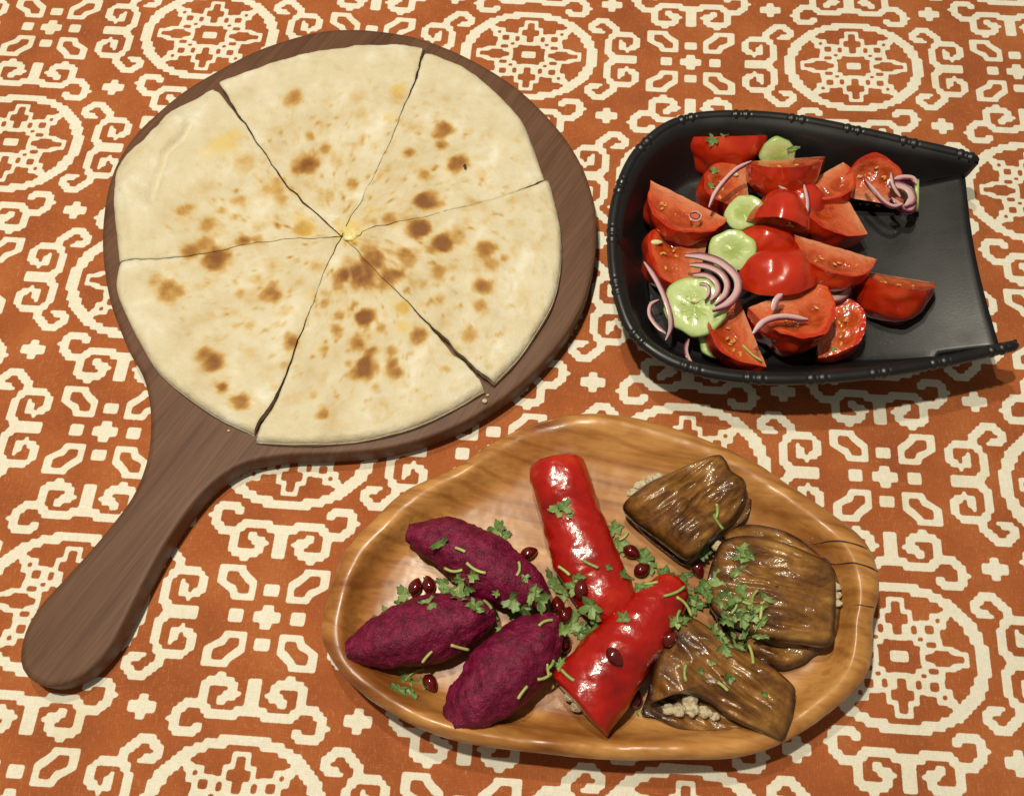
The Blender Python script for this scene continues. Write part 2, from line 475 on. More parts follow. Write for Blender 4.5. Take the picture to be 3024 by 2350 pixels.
# ------------------------------------------------------------------ cheese flatbread cut in six
TOAST = [(-13.92,19.78,25,0.45),(-12.61,14.76,28,0.65),(-11.56,15.99,15,0.45),(-14.44,13.05,30,0.3),(-16.34,14.94,25,0.3),(-12.5,16.87,12,0.35),(-9.67,13.39,15,0.45),(-4.27,17.41,22,0.65),(-4.38,16.34,15,0.55),(-3.34,14.76,25,0.7),(-6.37,15.64,14,0.55),(-5.31,14.07,14,0.45),(-5.1,12.21,24,0.9),(-4.26,12.04,12,0.35),(-7.28,10.88,15,0.5),(-5.59,10.29,24,0.9),(-4.17,9.19,28,0.85),(-3.22,9.58,22,0.4),(-1.56,8.62,24,0.55),(-1.2,7.67,20,0.35),(-6.19,8.3,24,0.55),(-8.23,8.14,28,0.75),(-8.66,7.11,34,1),(-7.08,6.95,22,1),(-9.79,7.05,18,0.8),(-10,6.27,14,0.45),(-4.25,7.29,18,0.5),(-1.67,6.27,22,0.55),(-1.79,5.05,18,0.45),(-2.42,3.11,18,0.35),(-8.41,4.36,22,1),(-9.87,4.45,14,0.5),(-10.02,3.55,14,0.55),(-6.18,4.9,14,0.35),(-7.44,3.55,12,0.45),(-7.88,2.09,12,0.7),(-8.7,2.67,16,0.7),(-5.3,2.97,20,0.65),(-8.21,1.08,25,1),(-6.67,1.37,16,0.65),(-6.7,2.09,12,0.45),(-6.51,0.8,18,0.55),(-10.19,-1.71,14,0.5),(-10.92,-0.61,10,0.25),(-16.66,1.37,22,0.7),(-17.25,1.95,18,0.55),(-15.96,-0.1,14,0.7),(-14.79,-0.94,18,1),(-12.38,2.82,16,0.75),(-13.84,5.66,22,0.65),(-13.78,6.43,12,0.45),(-15.6,5.81,12,0.35),(-19.8,6.12,30,0.5),(-20.56,6.73,20,0.3),(-14.83,3.7,14,0.35),(-15.63,3.7,12,0.3),(-14.89,6.73,14,0.35),(-19.59,11.54,18,0.55),(-18.07,10.56,18,0.4),(-18.03,9.1,22,0.45),(-17.5,8.14,30,0.9),(-18.79,8.62,20,0.5),(-16.46,12.21,15,0.35),(-16.47,11.05,10,0.3),(-12.5,10.23,20,0.55),(-15.72,9.36,16,0.65),(-17.36,11.54,12,0.35),(-15.04,9.42,14,0.4),(-13.79,12.21,14,0.3),(-7.17,20.34,20,0.25),(-9.81,19.97,22,0.2),(-11.02,12.55,14,0.3),(-0.46,8.14,12,0.35),(-10.73,5.2,12,0.4),(-8.99,5.2,10,0.4),(-9.13,1.37,10,0.4),(-7.5,-0.05,10,0.3),(-10.5,2.24,10,0.35),(-12.62,1.23,10,0.3),(-5.17,6.43,12,0.3),(-0.06,10.56,10,0.2)]
CHEESE = [(-17.94,16.34,30,0.7),(-17.15,17.05,18,0.6),(-18.71,15.64,18,0.4),(-12.22,10.23,22,0.6),(-12.84,10.88,14,0.5),(-9.57,9.9,26,0.9),(-6.12,3.7,14,0.6),(-6.86,5.2,12,0.4),(-10.76,2.24,10,0.4),(-7.18,20.71,18,0.6),(-7.66,18.49,14,0.5),(-11.58,5.81,12,0.4),(-6.18,4.9,16,0.5),(-8.43,11.54,14,0.4)]
def bread_mat():
    m, N, L, b = mat('baked_dough')
    v = coords(N, L)
    n1 = noise_tex(N, L, v, 48, 6, .65)
    n2 = noise_tex(N, L, v, 380, 4)
    base = ramp(N, [(.28, (.57, .475, .30)), (.42, (.64, .565, .39)), (.58, (.69, .635, .475)), (.72, (.79, .77, .665))]); L.new(n1, base.inputs['Fac'])
    t = attr(N, 'toast')
    w = N.new('ShaderNodeMath'); w.operation = 'MULTIPLY_ADD'; L.new(n2, w.inputs[0]); w.inputs[1].default_value = .35; L.new(t, w.inputs[2])
    mr = N.new('ShaderNodeMapRange'); mr.inputs['From Min'].default_value = .17; mr.inputs['From Max'].default_value = 1.17; L.new(w.outputs[0], mr.inputs['Value'])
    tr = ramp(N, [(0, (1, 1, 1)), (.2, (.93, .80, .58)), (.42, (.76, .50, .20)), (.7, (.52, .27, .085)), (1, (.34, .145, .048))]); L.new(mr.outputs['Result'], tr.inputs['Fac'])
    c = mixc(N, L, 1.0, base.outputs['Color'], tr.outputs['Color'], 'MULTIPLY')
    c = mixc(N, L, attr(N, 'cheese'), c, (.70, .50, .09))
    L.new(c, b.inputs['Base Color'])
    p = bump(N, L, b, noise_tex(N, L, v, 110, 5, .6), .6, .0022)
    bump(N, L, b, noise_tex(N, L, v, 900, 3), .35, .0004, p)
    setp(b, rough=.62, spec=.3, sss=.12, ssss=.004, sssr=(1, .7, .4))
    return m
BREAD = bread_mat()
def spots(V, L_, pw=2.0):
    f = np.zeros(len(V))
    for x, y, r, s in L_:
        rr = r / 39.0
        d2 = ((V[:, 0] - x) ** 2 + (V[:, 1] - y) ** 2) / (rr * rr)
        f = np.maximum(f, min(1.0, s * 1.15) * np.exp(-((d2 * WOB[:len(V)]) ** 1.8) * .8))
    return f
PUFF = catmull([(-21.01,17.92,2.4),(-22.14,16.24,2.4),(-22.9,14.67,2.4),(-22.86,12.95,2.4),(-22.57,11.61,2.4)], 12)
GROOVES = [([(-20.12,17.78,2.4),(-20.48,16.77,2.4),(-21.29,15.78,2.4),(-21.47,14.6,2.4),(-21.66,13.22,2.4),(-21.75,12.28,2.4)], .30, .20), ([(0.11,6.11,2.4),(-0.8,4.17,2.4),(-1.42,2.63,2.4),(-1.24,0.79,2.4)], .10, .16), ([(-1.42,2.63,2.4),(-2.17,3.75,2.4),(-2.84,4.11,2.4)], .05, .1), ([(-19,9,2.4),(-17.83,8.36,2.4),(-16.99,8.2,2.4),(-16.77,8.68,2.4)], .06, .12), ([(-17.36,18.65,2.4),(-16.49,18.76,2.4),(-15.59,18.58,2.4)], .05, .09), ([(-21.28,7.73,2.4),(-20.13,7.26,2.4),(-18.78,7.35,2.4),(-18.22,8.2,2.4)], .05, .14), ([(-6.14,3.75,2.4),(-7.81,5.26,2.4),(-8.86,4.95,2.4)], .04, .2)]
def groove(p):
    g = 0.0
    for L_, dep, w in GROOVES:
        d = 1e9
        for a, b in zip(L_[:-1], L_[1:]):
            ax, ay, bx, by = a[0], a[1], b[0], b[1]
            t = max(0, min(1, ((p[0] - ax) * (bx - ax) + (p[1] - ay) * (by - ay)) / ((bx - ax) ** 2 + (by - ay) ** 2)))
            d = min(d, math.hypot(p[0] - ax - t * (bx - ax), p[1] - ay - t * (by - ay)))
        g -= dep * math.exp(-(d / w) ** 2)
    d = np.array([(p[0] - q[0]) ** 2 + (p[1] - q[1]) ** 2 for q in PUFF]).min()
    return g + .30 * math.exp(-d / .8)
def bread_slice(tip, e1, arc, e2, label, seed, lift=0.0):
    """tip, first cut edge tip->rim, outer rim, second cut edge rim->tip; all (x,y,z)"""
    nr, nc = 64, 64
    A = catmull([tip] + e1, nr); B = catmull([tip] + e2[::-1], nr); R_ = catmull([e1[-1]] + arc + [e2[0]], nc)
    for E_ in (A, B):                        # ragged knife cut
        t = E_[-1] - E_[0]; nn = np.array([-t[1], t[0], 0]) / np.linalg.norm(t[:2])
        for i in range(1, nr):
            E_[i] += nn * (.09 * fbm(E_[i], .9, 1) + .04 * fbm(E_[i], 3, 1))
    rim = [np.linalg.norm((p - np.array(tip))[:2]) for p in R_]
    top = np.zeros((nr, nc, 3)); S = 1 - (1 - np.linspace(0, 1, nr)) ** 1.5
    for i in range(nr):
        s = S[i]
        a = np.array([np.interp(s, np.linspace(0, 1, nr), A[:, k]) for k in range(3)])
        bb = np.array([np.interp(s, np.linspace(0, 1, nr), B[:, k]) for k in range(3)])
        for j in range(nc):
            t = j / (nc - 1)
            p = np.array(tip) + (R_[j] - np.array(tip)) * s
            # keep the two cut edges exact
            pa = np.array(tip) + (R_[0] - np.array(tip)) * s; pb = np.array(tip) + (R_[-1] - np.array(tip)) * s
            p = p + (a - pa) * (1 - t) ** 3 + (bb - pb) * t ** 3
            z = BOARD_TOP + .56
            z += .13 * fbm(p, .33, 11) + .05 * max(0, fbm(p, 1.5, 31)) + .07 * fbm(p, 1.0, 4) + .03 * fbm(p, 2.6, 8) + groove(p)
            rimd = (1 - s) * rim[j]
            z += .10 * math.exp(-((rimd - .9) / .7) ** 2)          # slightly raised border
            if rimd < .42: z -= .46 * (1 - math.sqrt(max(0, 1 - ((.42 - rimd) / .42) ** 2)))
            ed = min(t, 1 - t) * s * rim[j] * .9
            if ed < .25: z -= .03 * (1 - ed / .25) ** 2
            p[2] = z + lift * s ** 3
            top[i, j] = p
    top = top.reshape(-1, 3)
    V = list(top)
    F = grid_faces(nr, nc)
    # boundary loop and skirt down to the board
    loop = [i * nc for i in range(nr)] + [(nr - 1) * nc + j for j in range(1, nc)] + [i * nc + nc - 1 for i in range(nr - 2, -1, -1)]
    loop = loop[:1] + [k for k in loop[1:] if k >= nc]
    n = len(loop); prev = loop
    c = top.mean(0)
    for fz, shr in ((.66, 0.004), (.33, -.006), (0.0, .015)):
        cur = []
        for k in loop:
            p = top[k].copy(); h = p[2] - BOARD_TOP
            q = p + (c - p) * shr; q[2] = BOARD_TOP + .012 + (h * fz); q[2] += lift * .0
            if fz > 0: q[0] += .03 * nz(q, 3, seed); q[1] += .03 * nz(q, 3, seed + 5)
            cur.append(len(V)); V.append(q)
        for a in range(n): F.append((prev[a], cur[a], cur[(a + 1) % n], prev[(a + 1) % n]))
        prev = cur
    F.append(tuple(prev))
    V = np.array(V)
    global WOB
    WOB = np.array([math.exp(.95 * fbm(p, 1.3, 31, 3)) for p in V])
    toast = spots(V, TOAST, 1.0)
    for k in range(len(V)):
        d = math.hypot(V[k, 0] + 9, V[k, 1] - 9.5)
        g = max(0, 1 - d / 12.5)
        s_ = fbm(V[k], .9, 21, 4)
        toast[k] = max(toast[k] * (1 + .5 * fbm(V[k], 1.6, 2)), 1.5 * max(0, fbm(V[k], 2.0, 51, 2) - .34) * g ** .5, .6 * max(0, s_ - .1) * g ** .5) + .06 * g
    ch = spots(V, CHEESE, 1.0)
    nt = nr * nc
    for k in range(nt, len(V)):              # cut sides: pale dough with the cheese layer showing
        d = math.hypot(V[k, 0] + 9, V[k, 1] - 9.5)
        toast[k] *= .2
        if d < 10.2 and .2 < V[k, 2] - BOARD_TOP < .62: ch[k] = .35
    area = 0
    o = obj('flatbread_slice', V, F, BREAD, attrs={'toast': toast, 'cheese': np.clip(ch, 0, 1) * .75}, surf=True)
    put(o, label, 'flatbread', 'six slices of the cut flatbread')
    return o
Z = 2.4
bread_slice((-10.11,9.77,2.4), [(-13.41,13.09,2.4),(-15.31,15.84,2.4),(-16.95,18.36,2.4),(-18.03,20.05,2.4),(-18.78,21.4,2.4)], [(-16.02,22.7,2.4),(-13.4,23.79,2.4),(-10.1,24.34,2.4),(-7.37,24.46,2.4)], [(-5.75,24.26,2.4),(-6.5,20.43,2.4),(-8.22,14.67,2.4)], 'topmost flatbread slice, few brown spots, far from the handle', 1)
s2 = bread_slice((-10.05,9.77,2.4), [(-8.2,14.67,2.4),(-6.41,20.43,2.4),(-5.58,23.79,2.4)], [(-3.37,22.7,2.4),(-1.25,20.8,2.4),(0.53,18.4,2.4),(1.38,16.06,2.4)], [(2.01,13.74,2.4),(-0.34,12.51,2.4),(-5.35,11.1,2.4)], 'upper right flatbread slice with a tiny black fleck', 2, .06)
bread_slice((-10.02,9.71,2.4), [(-5.35,11.07,2.4),(-0.34,12.46,2.4),(2.27,13.6,2.4)], [(2.86,10.62,2.4),(2.86,7.73,2.4),(2.35,5.26,2.4),(1.26,3.16,2.4),(0.21,1.56,2.4)], [(-0.98,0.22,2.4),(-1.92,0.96,2.4),(-2.98,2.11,2.4),(-4.88,4.08,2.4),(-7.93,7.37,2.4)], 'right flatbread slice with folded cracked corner, nearest the black dish', 3, .20)
bread_slice((-10.04,9.65,2.4), [(-7.93,7.34,2.4),(-4.93,3.99,2.4),(-3.86,2.63,2.4),(-2.31,0.99,2.4),(-1.49,-0.17,2.4)], [(-3.36,-1.34,2.4),(-5.36,-2.35,2.4),(-7.84,-3.03,2.4),(-10.09,-3.29,2.4),(-12.34,-3.29,2.4)], [(-13.86,-3.16,2.4),(-12.64,0.05,2.4),(-11.44,5.26,2.4)], 'bottom flatbread slice with many round toasted spots, pointing away from handle', 4, .10)
bread_slice((-10.12,9.65,2.4), [(-11.47,5.26,2.4),(-12.76,0.22,2.4),(-14.06,-2.7,2.4)], [(-15.77,-1.94,2.4),(-17.71,-0.7,2.4),(-19.75,0.99,2.4),(-21.08,2.87,2.4),(-22.33,4.95,2.4),(-22.98,6.48,2.4)], [(-23.01,7.95,2.4),(-18.92,8.36,2.4),(-13.83,9.4,2.4)], 'lower left flatbread slice resting right above the board handle', 5)
bread_slice((-10.16,9.71,2.4), [(-13.83,9.43,2.4),(-18.92,8.4,2.4),(-23.07,8,2.4)], [(-23.72,10.62,2.4),(-24.19,13.29,2.4),(-24.16,15.01,2.4),(-22.94,16.77,2.4),(-21.51,18.94,2.4),(-19.91,20.24,2.4)], [(-19.19,20.88,2.4),(-18.05,19.53,2.4),(-16.99,18.21,2.4),(-15.35,15.78,2.4),(-13.47,13,2.4)], 'left flatbread slice with a dented puffed rim and yellow stain', 6)
CH = simple('melted_cheese', [(.3, (.70, .55, .18)), (.7, (.82, .72, .36))], 300, 500, .4, .001, rough=.3, coat=.4, sss=.2, ssss=.004)
V, F = blob((-2.88,14.51,2.42), (.10, .16, .04), .4, 4, 1, 12, 8)
obj('char_speck', V, F, simple('char', [(.4, (.012, .007, .004)), (.6, (.02, .012, .008))], 200, rough=.6), parent=s2)
V, F = blob((-9.48,9.87,2.2), (.62, .42, .16), .5, 1.6, 3)
put(obj('cheese_lump', V, F, CH), 'small lump of yellow cheese oozing at the flatbread centre', 'cheese')
CR = simple('crumb', [(.3, (.62, .50, .30)), (.7, (.75, .64, .42))], 400, rough=.8)
for x, y, r, lb in [(-1.44,0.25,0.14,0),(-1.35,-0.4,0.1,1),(-1.58,-0.74,0.16,2),(-8.79,-7.36,0.05,3)]:
    pass
for (x, y, r), lb in zip([(-1.35,-0.32,0.1),(-1.53,-0.69,0.16),(-15.47,-2.43,0.08)], ('smaller bread crumb on the board below the right slice', 'larger bread crumb on the board below the right slice', 'tiny bread crumb on the board beside the handle')):
    V, F = blob((x, y, 1.6 + r * .7), (r, r * .8, r * .7), .5, 4, x, 10, 8)
    put(obj('bread_crumb', V, F, CR), lb, 'crumb', 'crumbs on the serving board')

# ------------------------------------------------------------------ carved wooden platter
def star(outline, c, n):
    """radius of a closed outline seen from c at n even angles"""
    o = catmull(outline, 400, True)[:, :2] - np.array(c)[:2]
    a = np.arctan2(o[:, 1], o[:, 0]); r = np.hypot(o[:, 0], o[:, 1])
    k = np.argsort(a); a, r = a[k], r[k]
    q = np.linspace(-math.pi, math.pi, n, endpoint=False)
    return q, np.interp(q, np.r_[a - 2 * math.pi, a, a + 2 * math.pi], np.r_[r, r, r])
def olive_wood():
    m, N, L, b = mat('teak')
    v = coords(N, L, rot=(0, 0, math.radians(12)))
    mp = N.new('ShaderNodeMapping'); mp.inputs['Scale'].default_value = (6, 18, 14); L.new(v, mp.inputs['Vector'])
    n1 = noise_tex(N, L, mp.outputs['Vector'], 1.3, 5, .55, 1.8)
    mp2 = N.new('ShaderNodeMapping'); mp2.inputs['Scale'].default_value = (20, 260, 200); L.new(v, mp2.inputs['Vector'])
    n2 = noise_tex(N, L, mp2.outputs['Vector'], 1.6, 4, .55, .4)
    n3 = noise_tex(N, L, v, 13, 4, .6, .8)
    w = N.new('ShaderNodeTexWave'); w.wave_type = 'RINGS'; w.rings_direction = 'Z'
    w.inputs['Scale'].default_value = 9; w.inputs['Distortion'].default_value = 7; w.inputs['Detail'].default_value = 3; w.inputs['Detail Scale'].default_value = 1.2
    mp3 = N.new('ShaderNodeMapping'); mp3.inputs['Location'].default_value = (.05, .11, 0); mp3.inputs['Scale'].default_value = (.9, 3.4, 1); L.new(v, mp3.inputs['Vector']); L.new(mp3.outputs['Vector'], w.inputs['Vector'])
    r = ramp(N, [(.25, (.27, .095, .022)), (.42, (.40, .175, .045)), (.6, (.54, .27, .080)), (.8, (.37, .150, .040))]); L.new(n1, r.inputs['Fac'])
    r2 = ramp(N, [(.28, (.80, .74, .66)), (.55, (1.03, 1.03, 1.03))]); L.new(n2, r2.inputs['Fac'])
    r3 = ramp(N, [(.0, (.80, .72, .62)), (.25, (1, 1, 1)), (1, (1.03, 1.03, 1.03))]); L.new(w.outputs['Fac'], r3.inputs['Fac'])
    r4 = ramp(N, [(.34, (.60, .42, .30)), (.47, (.86, .76, .66)), (.58, (1.04, 1.04, 1.0))]); L.new(n3, r4.inputs['Fac'])
    c = mixc(N, L, 1.0, r.outputs['Color'], r2.outputs['Color'], 'MULTIPLY')
    c = mixc(N, L, 1.0, c, r3.outputs['Color'], 'MULTIPLY')
    c = mixc(N, L, .8, c, r4.outputs['Color'], 'MULTIPLY')
    L.new(c, b.inputs['Base Color'])
    p = bump(N, L, b, n2, .18, .0004)
    bump(N, L, b, noise_tex(N, L, v, 60, 2), .3, .002, p)
    setp(b, rough=.40, spec=.45, coat=.2, coatr=.2)
    return m
PLAT_FLOOR = 1.25
PLAT_C = np.array((4.75,-11.46,1.3))
def platter():
    outer = [(4.53,-1.63,2.3),(7.06,-1.9,2.3),(9.79,-2.85,2.3),(12.68,-4.19,2.3),(14.98,-5.88,2.3),(16.99,-7.41,2.3),(18.27,-8.65,2.3),(18.69,-9.99,2.3),(18.59,-11.42,2.3),(18.09,-12.7,2.3),(17.9,-14.29,2.3),(17.29,-15.62,2.3),(15.96,-16.71,2.3),(14,-17.99,2.3),(12.13,-18.83,2.3),(10.32,-19.24,2.3),(7.67,-19.28,2.3),(4.59,-19.28,2.3),(1.28,-18.99,2.3),(-2.04,-18.58,2.3),(-4.28,-17.95,2.3),(-6.58,-16.78,2.3),(-8,-15.69,2.3),(-9,-14.52,2.3),(-9.58,-13.39,2.3),(-9.44,-11.89,2.3),(-9.08,-10.35,2.3),(-8.47,-8.9,2.3),(-7.34,-7.61,2.3),(-5.95,-6.14,2.3),(-4.26,-5.24,2.3),(-2.67,-4.45,2.3),(-1.31,-3.39,2.3),(0.71,-2.31,2.3),(2.49,-1.77,2.3)]
    crest = [(4.36,-2.22,2.9),(6.85,-2.49,2.9),(9.49,-3.43,2.9),(12.24,-4.79,2.9),(14.37,-6.53,2.9),(16.04,-8.07,2.9),(17.05,-9.41,2.9),(17.31,-10.6,2.9),(17.28,-11.77,2.9),(16.93,-12.92,2.9),(16.69,-14.27,2.9),(16.05,-15.47,2.9),(14.78,-16.55,2.9),(13.21,-17.61,2.9),(11.6,-18.28,2.9),(9.81,-18.61,2.9),(7.62,-18.69,2.9),(4.55,-18.69,2.9),(1.27,-18.44,2.9),(-1.8,-18.07,2.9),(-3.92,-17.46,2.9),(-6.03,-16.4,2.9),(-7.37,-15.39,2.9),(-8.22,-14.38,2.9),(-8.57,-13.37,2.9),(-8.48,-12.12,2.9),(-8.14,-10.6,2.9),(-7.51,-9.29,2.9),(-6.39,-8.07,2.9),(-5.13,-6.73,2.9),(-3.71,-5.74,2.9),(-2.26,-4.92,2.9),(-0.89,-3.9,2.9),(0.9,-2.89,2.9),(2.55,-2.33,2.9)]
    floor = [(4.22,-4.1,1.3),(6.55,-4.37,1.3),(8.79,-4.98,1.3),(11.22,-6.14,1.3),(13.32,-7.63,1.3),(14.92,-8.77,1.3),(16.01,-9.83,1.3),(16.5,-10.74,1.3),(16.47,-11.82,1.3),(16.3,-12.76,1.3),(15.96,-13.92,1.3),(15.24,-14.95,1.3),(14.08,-15.85,1.3),(12.61,-16.62,1.3),(10.94,-17.28,1.3),(9.55,-17.49,1.3),(7.71,-17.6,1.3),(4.75,-17.6,1.3),(1.55,-17.39,1.3),(-1.42,-17.02,1.3),(-3.5,-16.4,1.3),(-5.27,-15.51,1.3),(-6.48,-14.61,1.3),(-7.24,-13.74,1.3),(-7.6,-12.88,1.3),(-7.42,-11.82,1.3),(-7.06,-10.61,1.3),(-6.39,-9.51,1.3),(-5.22,-8.39,1.3),(-3.89,-7.38,1.3),(-2.54,-6.61,1.3),(-1.06,-5.7,1.3),(0.2,-4.9,1.3),(1.47,-4.29,1.3),(2.75,-4.05,1.3)]
    n = 200
    a, ro = star(outer, PLAT_C, n); _, rc = star(crest, PLAT_C, n); _, rf = star(floor, PLAT_C, n)
    hz = 2.75 - .30 * np.sin(a) + .15 * np.sin(2 * a + .6) + .14 * np.sin(5 * a + 1) + .08 * np.sin(9 * a)
    R_ = [(.55 * ro, 0.02), (.80 * ro, .02), (.90 * ro, .35), (.965 * ro, 1.15), (ro, 2.15), (ro * .6 + rc * .4 + .18, hz * .90), (ro * .3 + rc * .7 + .12, hz * .985), (rc, hz), (rc * .85 + rf * .15, hz * .965), (rc * .6 + rf * .4, hz * .70 + .33), (rc * .35 + rf * .65, hz * .38 + .80), (rf * 1.0, PLAT_FLOOR + .16), (rf * .9, PLAT_FLOOR + .02)]
    for s in (.75, .6, .45, .3, .15): R_.append((rf * s, PLAT_FLOOR))
    V = []
    for k, (r, z) in enumerate(R_):
        for i in range(n):
            x, y = PLAT_C[0] + r[i] * math.cos(a[i]), PLAT_C[1] + r[i] * math.sin(a[i])
            zz = z[i] if hasattr(z, '__len__') else z
            g = (.16 * fbm((x, y, zz), .35, 4) + .05 * fbm((x, y, zz), 1.3, 9)) if 2 < k < 12 else .02 * fbm((x, y, zz), .5, 4)
            V.append((x, y, max(.01, zz + g)))
    F = grid_faces(len(R_), n, True)
    V.append((PLAT_C[0], PLAT_C[1], .02)); V.append((PLAT_C[0], PLAT_C[1], PLAT_FLOOR))
    e = len(R_) * n
    for i in range(n):
        F.append((e, (i + 1) % n, i)); F.append((e + 1, e - n + i, e - n + (i + 1) % n))
    o = obj('wooden_platter', V, F, olive_wood(), surf='the bare platter wood')
    md = o.modifiers.new('smooth', 'SUBSURF'); md.levels = 1; md.render_levels = 1
    put(o, 'carved honey brown wooden platter with irregular wavy rim holding the vegetable rolls', 'platter')
    # two dark cracks and a knot in the right-hand rim
platter()

# ------------------------------------------------------------------ black scoop dish with bamboo rim
def black_mat():
    m, N, L, b = mat('black_melamine')
    v = coords(N, L)
    b.inputs['Base Color'].default_value = (.0075, .0075, .0085, 1)
    r = ramp(N, [(.3, (.32, .32, .32)), (.7, (.50, .50, .50))]); L.new(noise_tex(N, L, v, 40, 4), r.inputs['Fac'])
    L.new(r.outputs['Color'], b.inputs['Roughness'])
    bump(N, L, b, noise_tex(N, L, v, 700, 2), .12, .0003)
    setp(b, spec=.55)
    return m
BLACK = black_mat()
def dish_z(x):                               # floor height along the dish, rising to the open end
    t = max(0.0, (x - 18.5) / 8.5)
    return .38 + 2.2 * t * t
def dish():
    root = thing('salad_dish', (16, 6, 0), 'black scoop shaped salad dish with bamboo style rim and open right end', 'dish', short='the bare black dish')
    rim = [(27.59,13.78,3.9),(26.36,14.28,3.9),(24.23,14.9,3.9),(21.29,15.76,3.9),(17.19,16.77,3.9),(13.83,17.12,3.9),(10.98,16.91,3.9),(9.09,16.07,3.9),(7.45,14.35,3.9),(6.41,12.15,3.9),(5.81,9.63,3.9),(5.69,6.83,3.9),(5.98,4.28,3.9),(6.63,2.4,3.9),(7.98,1.07,3.9),(9.73,0.24,3.9),(12.2,-0.25,3.9),(15.18,-0.36,3.9),(18.97,-0.06,3.9),(22.84,0.6,3.9),(25.48,1.21,3.9),(27.4,1.69,3.9)]
    n = 220
    c = catmull(rim, n)
    s = np.linspace(0, 1, n)
    mid = np.array([17.0, 7.0])
    fl = np.zeros((n, 3)); w1 = np.zeros((n, 3)); w2 = np.zeros((n, 3))
    d = np.gradient(c, axis=0); nrm = np.stack([d[:, 1], -d[:, 0]], 1); nrm /= np.linalg.norm(nrm, axis=1)[:, None]
    if np.sum((mid - c[n // 2, :2]) * nrm[n // 2]) < 0: nrm = -nrm
    k = 9
    nrm = np.stack([np.convolve(np.pad(nrm[:, j], k, mode='edge'), np.ones(2 * k + 1) / (2 * k + 1), 'valid') for j in (0, 1)], 1)
    nrm /= np.linalg.norm(nrm, axis=1)[:, None]
    endt = np.minimum(s, 1 - s) * 2          # 0 at the open ends
    inset = 2.3 * np.clip(endt / .30, 0, 1) ** .8 + .12
    for i in range(n):
        f2 = c[i, :2] + nrm[i] * inset[i]
        fx = f2[0] - .35 * max(0, 1 - endt[i] / .06)
        zf = dish_z(fx)
        fl[i] = (fx, f2[1], zf)
    # cross sections from the far rim to the near rim
    half = n // 2
    rows = []
    for i in range(half):
        j = n - 1 - i
        row = []
        A, B, FA, FB = c[i], c[j], fl[i], fl[j]
        for t in np.linspace(0, 1, 9)[:-1]:
            p = A + (FA - A) * (t ** .8)
            p[2] = FA[2] + (A[2] - FA[2]) * (1 - t) ** 1.9
            row.append(p)
        for t in np.linspace(0, 1, 25):
            p = FA + (FB - FA) * t; p[2] = dish_z(p[0]) if i else dish_z(p[0]) - .12
            bow = .35 * math.sin(math.pi * t) * max(0, 1 - i / 30); p[0] -= bow
            row.append(p)
        for t in np.linspace(0, 1, 9)[1:]:
            t = 1 - t
            p = B + (FB - B) * (t ** .8)
            p[2] = FB[2] + (B[2] - FB[2]) * (1 - t) ** 1.9
            row.append(p)
        rows.append(row)
    m = len(rows[0])
    V = np.array(rows).reshape(-1, 3)
    F = grid_faces(half, m)
    e = (half - 1) * m
    for kk in range(m // 2): F.append((e + kk, e + m - 1 - kk, e + m - 2 - kk, e + kk + 1))
    body = obj('bowl', V, F, BLACK, parent=root, surf=True)
    md = body.modifiers.new('thick', 'SOLIDIFY'); md.thickness = .0032; md.offset = 1 if False else -1
    # foot ring so that the dish stands on the cloth
    q = np.array([fl[i] + np.r_[nrm[i] * 2.2, 0] for i in range(30, n - 30, 4)])
    # bamboo rim with paired nodes
    L_ = np.r_[0, np.cumsum(np.linalg.norm(np.diff(c, axis=0), axis=1))]
    nodes = []
    x = .5
    while x < L_[-1]:
        nodes += [x, x + .62]; x += 3.35
    m2 = 900; lq = np.linspace(0, L_[-1], m2)
    cc = np.stack([np.interp(lq, L_, c[:, kk]) for kk in range(3)], 1)
    r = np.full(m2, .30)
    for x in nodes: r += .042 * np.exp(-((lq - x) / .12) ** 2) - .035 * np.exp(-((lq - x - .2) / .06) ** 2) - .035 * np.exp(-((lq - x + .2) / .06) ** 2)
    r *= np.clip(np.minimum(lq, L_[-1] - lq) / .35, 0.05, 1) ** .4
    V = []; nn = 14
    dd = np.gradient(cc, axis=0); dd /= np.linalg.norm(dd, axis=1)[:, None]
    for i in range(m2):
        sd = np.cross(dd[i], (0, 0, 1)); sd /= np.linalg.norm(sd); up = np.cross(sd, dd[i])
        for kk in range(nn):
            a = 2 * math.pi * kk / nn
            V.append(cc[i] + (sd * math.cos(a) * 1.05 + up * math.sin(a)) * r[i])
    F = grid_faces(m2, nn, True); F.append(tuple(range(nn))); F.append(tuple(range((m2 - 1) * nn, m2 * nn))[::-1])
    obj('bamboo_rim', V, F, BLACK, parent=root, surf=True)
dish()
DISH_TREE = BVHTree.FromPolygons([Vector(p) for p in SURF[-2][0]], SURF[-2][1])
def rest(V, gap=.03):
    """nothing sinks through the dish"""
    V = np.array(V, dtype=float)
    for p in V:
        h = DISH_TREE.ray_cast(Vector((p[0], p[1], 20)), Vector((0, 0, -1)))
        if h[0] is not None and p[2] < h[0].z + gap: p[2] = h[0].z + gap
    return V

